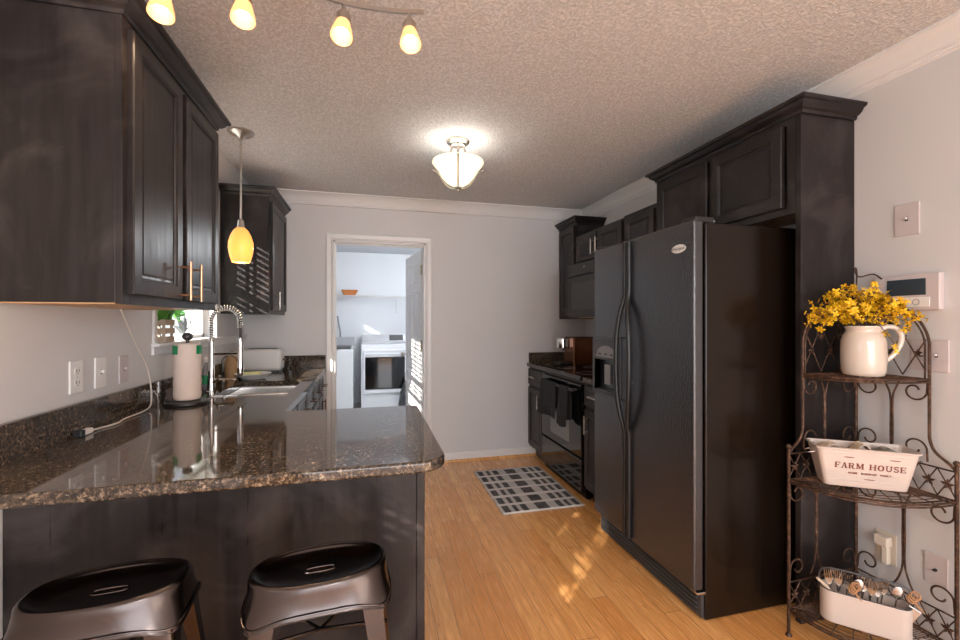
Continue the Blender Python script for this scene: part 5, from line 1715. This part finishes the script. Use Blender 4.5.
# track bar
tb = thing('track_light', 'curved nickel track light with four amber glass shades on the ceiling', 'ceiling light', (-0.22, 1.45, ZC))
bar = smooth_path([(-0.72, 1.48, 2.360), (-0.60, 1.490, 2.360), (-0.42, 1.462, 2.360), (-0.22, 1.452, 2.360), (-0.08, 1.475, 2.360), (0.06, 1.475, 2.360), (0.175, 1.455, 2.360)], 6)
rg = []
for i, p in enumerate(bar):
    d_ = (bar[min(i + 1, len(bar) - 1)] - bar[max(i - 1, 0)]).normalized()
    s_ = Vector((d_.y, -d_.x, 0)) * 0.004
    up_ = Vector((0, 0, 0.007))
    rg.append([p - s_ - up_, p + s_ - up_, p + s_ + up_, p - s_ + up_])
mb = MB(); mb.loops(rg, True, True, True)
mb.build('bar', 'nickel', tb)
MB().lathe([(0.06, 0), (0.06, -0.018), (0.05, -0.024), (0.012, -0.026), (0.012, -0.075)], -0.22, 1.452, ZC, 28).build('canopy', 'nickel', tb, smooth=True)
heads = [(-0.600, 1.490, 2.222, (0.05, -0.30)), (-0.372, 1.455, 2.222, (0.05, -0.30)), (-0.082, 1.472, 2.225, (-0.10, -0.40)), (0.128, 1.462, 2.225, (0.02, -0.45))]
for (hx, hy, hz, (tx_, ty_)) in heads:
    ax = Vector((tx_ * 0.7, ty_ * 0.9, -1)).normalized()
    q = Vector((0, 0, -1)).rotation_difference(ax).to_matrix().to_4x4()
    top = Vector((hx, hy, 2.350))
    sw = Vector((hx, hy, 2.312))
    MB().tube([top, sw + Vector((0, 0, 0.0))], 0.006, 10).build('stem', 'nickel', tb, smooth=True)
    mm = Matrix.Translation(sw) @ q @ Matrix.Diagonal((0.92, 0.92, 0.72, 1))
    so_ = MB().lathe([(0.010, 0.012), (0.022, 0.008), (0.0250, 0.0), (0.0250, -0.044), (0.021, -0.048)], n=20, m=mm).build('socket_cup', 'nickel', tb, smooth=True)
    shp = [(0.0215, -0.030), (0.025, -0.045), (0.030, -0.075), (0.036, -0.105), (0.038, -0.125), (0.0355, -0.125), (0.0335, -0.105), (0.0275, -0.075), (0.0225, -0.047), (0.019, -0.034)]
    MB().lathe(shp, n=28, cap0=False, cap1=False, m=mm).build('glass_shade', 'amber_shade', tb, smooth=True, angle=60)
    MB().lathe([(0.010, -0.046), (0.014, -0.070), (0.018, -0.092), (0.016, -0.102), (0, -0.106)], n=20, m=mm).build('bulb', 'bulb_warm', tb, smooth=True)
    lp = sw + ax * 0.082
    light('track_spot_glow', 'SPOT', lp, 7.0, (1, 0.72, 0.46), ax, shadow_soft_size=0.015, spot_size=R(150), spot_blend=0.6)

# ------------------------------------------------------------------ laundry
th = thing('dryer', 'white front-loading dryer with dark glass door in the laundry room', 'dryer', (0.22, 6.85, 0))
dx0, dx1, dy0, dy1 = -0.125, 0.562, 6.50, 7.22
MB().box(dx0, dy0, 0.02, dx1, dy1, 0.985, 0.012, 3).build('body', 'white_enamel', th, smooth=True)
mb = MB(); mb.prism([(0, 0), (0.0, 0.12), (-0.03, 0.125), (-0.075, 0.02), (-0.075, 0)], 0, dx1 - dx0, m=Matrix.Translation((dx0, dy1, 0.985)) @ Matrix(((0, 0, 1, 0), (1, 0, 0, 0), (0, 1, 0, 0), (0, 0, 0, 1))))
mb.build('console', 'silver_plastic', th)
mb = MB(); mb.prism([(-0.034, 0.115), (-0.0755, 0.028), (-0.0775, 0.029), (-0.036, 0.116)], 0, 0.22, m=Matrix.Translation((dx0 + 0.43, dy1, 0.985)) @ Matrix(((0, 0, 1, 0), (1, 0, 0, 0), (0, 1, 0, 0), (0, 0, 0, 1))))
mb.build('control_display', 'charcoal', th)
mb = MB(); mb.rect_loft(0.62, 0.64, [(0, 0.03), (0, 0.005), (0.006, 0), (0.03, 0), (0.034, 0.004)], m=face_mtx(dx0 + 0.034, dy0 - 0.028, 0.27, '-y'))
dd = mb.build('door', 'white_enamel', th)
MB().box(dx0 + 0.058, dy0 - 0.031, 0.33, dx1 - 0.06, dy0 - 0.022, 0.80, 0.003).build('door_window', 'black_gloss', dd)
MB().box(dx0 + 0.058, dy0 - 0.034, 0.80, dx1 - 0.06, dy0 - 0.022, 0.845, 0.003).build('door_handle', 'silver_plastic', dd)
th = thing('washer', 'white top-loading washing machine left of the dryer', 'washer', (-0.57, 6.6, 0))
wx0, wx1, wy0, wy1 = -0.915, -0.228, 6.22, 6.92
MB().box(wx0, wy0, 0.02, wx1, wy1, 0.935, 0.012, 3).build('body', 'white_enamel', th, smooth=True)
MB().box(wx0 + 0.03, wy0 + 0.02, 0.935, wx1 - 0.03, wy1 - 0.16, 0.965, 0.010, 3).build('lid', 'charcoal', th, smooth=True)
mb = MB(); mb.prism([(0, 0), (0.0, 0.145), (-0.04, 0.15), (-0.13, 0.03), (-0.13, 0)], 0, wx1 - wx0, m=Matrix.Translation((wx0, wy1, 0.935)) @ Matrix(((0, 0, 1, 0), (1, 0, 0, 0), (0, 1, 0, 0), (0, 0, 0, 1))))
mb.build('console', 'silver_plastic', th)
MB().tube(smooth_path([(-0.44, 6.98, 0.6), (-0.44, 6.97, 1.1), (-0.46, 7.0, 1.25), (-0.50, 7.27, 1.40)], 6), 0.012, 8).build('drain_hose', 'grey_plastic', th, smooth=True)
# wire shelf
th = thing('wire_shelf', 'white wire shelf across the laundry back wall', 'shelf', (0.0, 7.1, 1.72))
mb = MB()
for y in (6.99, 7.06, 7.13, 7.20, 7.27):
    mb.tube([(-1.37, y, 1.728), (1.29, y, 1.728)], 0.003, 6)
mb.tube([(-1.37, 6.985, 1.705), (1.29, 6.985, 1.705)], 0.0035, 6)
for i in range(106):
    x = -1.36 + 2.64 * i / 105
    mb.tube([(x, 7.295, 1.730), (x, 6.985, 1.730), (x, 6.985, 1.705)], 0.0016, 4)
mb.build('deck_wires', 'trim', th)
for x in (-1.2, 0.42, 1.2):
    MB().tube([(x, 7.0, 1.725), (x, 7.292, 1.45)], 0.005, 8).build('bracket', 'trim', th)
th = thing('woven_basket', 'small orange-brown basket on the laundry wire shelf', 'basket', (-0.31, 7.1, 1.732))
bm_m = Matrix.Translation((-0.31, 7.12, 1.732))
MB().loops([rrect(0.085, 0.06, 0.02, 0), rrect(0.120, 0.085, 0.03, 0.075), rrect(0.124, 0.089, 0.03, 0.080), rrect(0.115, 0.08, 0.03, 0.080), rrect(0.080, 0.055, 0.02, 0.006)], True, True, True, m=bm_m).build('tray', 'wicker', th, smooth=True)
MB().tube([bm_m @ Vector(p) for p in rrect(0.122, 0.087, 0.03, 0.080)], 0.005, 6, closed=True).build('rim', 'wicker', th)
# dark bag beside the dryer
mb = MB()
mb.loops([[(0.50 + a, 6.30 + b, z) for a, b in ((-w_, -d__), (w_, -d__), (w_, d__), (-w_, d__))] for w_, d__, z in ((0.09, 0.05, 0.0), (0.10, 0.06, 0.12), (0.075, 0.045, 0.30), (0.03, 0.02, 0.42), (0.012, 0.01, 0.47))], True, True, True)
o = mb.build('cloth_bag', 'charcoal', smooth=True, loc=(0.50, 6.30, 0), angle=80); tag(o, 'small dark cloth bag standing before the dryer', 'bag')

# ------------------------------------------------------------------ outdoors seen through the sink window
struct('ground', MB().box(-14, -8, -0.55, XL - T - 0.4, 22, -0.5), 'grass')
th = thing('garden_fence', 'white horizontal board fence outside the sink window', 'fence', (-3.6, 5.0, -0.5))
mb = MB()
z = -0.45
while z < 1.30:
    mb.box(-3.62, -2.0, z, -3.60, 16.5, z + 0.115)
    z += 0.15
mb.build('boards', 'fence', th)
for y in range(-2, 17, 2):
    MB().box(-3.72, y, -0.5, -3.62, y + 0.1, 1.42).build('post', 'fence', th)


def shrub(label, x, y, z0, h, w, n, seed):
    rnd = random.Random(seed)
    th = thing('shrub', label, 'shrub', (x, y, z0), group='shrubs beyond the fence')
    mb = MB()
    for i in range(n):
        a = rnd.uniform(0, 2 * PI); b_ = rnd.uniform(-1, 1); r_ = rnd.uniform(0.55, 1)
        c_ = Vector((x + w * r_ * math.cos(a) * math.sqrt(1 - b_ * b_), y + w * r_ * math.sin(a) * math.sqrt(1 - b_ * b_), z0 + h * 0.55 + h * 0.45 * b_ * r_))
        d_ = Vector((rnd.uniform(-1, 1), rnd.uniform(-1, 1), rnd.uniform(-0.4, 1))).normalized()
        leaf_mb(mb, c_, c_ + d_ * 0.20, 0.07)
    mb.build('foliage', 'leaf', th)
    MB().tube([(x, y, z0), (x, y, z0 + h * 0.6)], 0.05, 8).build('trunk', 'twig', th)


for i, y in enumerate((9.2, 11.0, 12.8, 14.6, 16.4)):
    shrub('leafy green shrub beyond the white fence outside the sink window', -5.0, y, -0.5, 2.45, 0.80, 520, i)

# leafy tree shading the side window
rnd = random.Random(11)
th = thing('tree', 'small leafy tree outside the side window of the dining end', 'tree', (-2.9, -1.6, -0.5))
mb = MB()
for i in range(330):
    c_ = Vector((-2.75 + rnd.uniform(-0.05, 0.05), -1.54 + rnd.uniform(-0.07, 0.07), 2.36 + rnd.uniform(-0.42, 0.42)))
    d_ = Vector((rnd.uniform(-1, 1), rnd.uniform(-1, 1), rnd.uniform(-0.6, 1))).normalized()
    leaf_mb(mb, c_, c_ + d_ * 0.12, 0.04)
mb.build('foliage', 'leaf', th)
MB().tube([(-2.9, -1.6, -0.5), (-2.85, -1.55, 1.2), (-2.75, -1.5, 2.3)], [0.06, 0.045, 0.02], 10).build('trunk', 'twig', th)
th = thing('ceiling_lamp', 'added round white lamp lighting the laundry room from out of view', 'ceiling light', (0.85, 5.4, ZC))  # fixture added out of sight to go with the laundry light
MB().lathe([(0.14, 0), (0.14, -0.02), (0.13, -0.03)], 0.85, 5.4, ZC, 28).build('base', 'nickel', th, smooth=True)
MB().lathe([(0.128, -0.03), (0.12, -0.06), (0.08, -0.085), (0, -0.095)], 0.85, 5.4, ZC, 28).build('diffuser', 'bulb_white', th, smooth=True)
th = thing('ceiling_lamp', 'added unseen globe lamp brightening the room from the dining end', 'ceiling light', (0.45, -1.2, ZC))  # unseen lamp added to go with the ceiling fill
MB().tube([(0.45, -1.2, ZC), (0.45, -1.2, 2.02)], 0.006, 8).build('rod', 'nickel', th)
MB().sphere((0.45, -1.2, 1.92), 0.10).build('globe', 'alabaster', th, smooth=True)
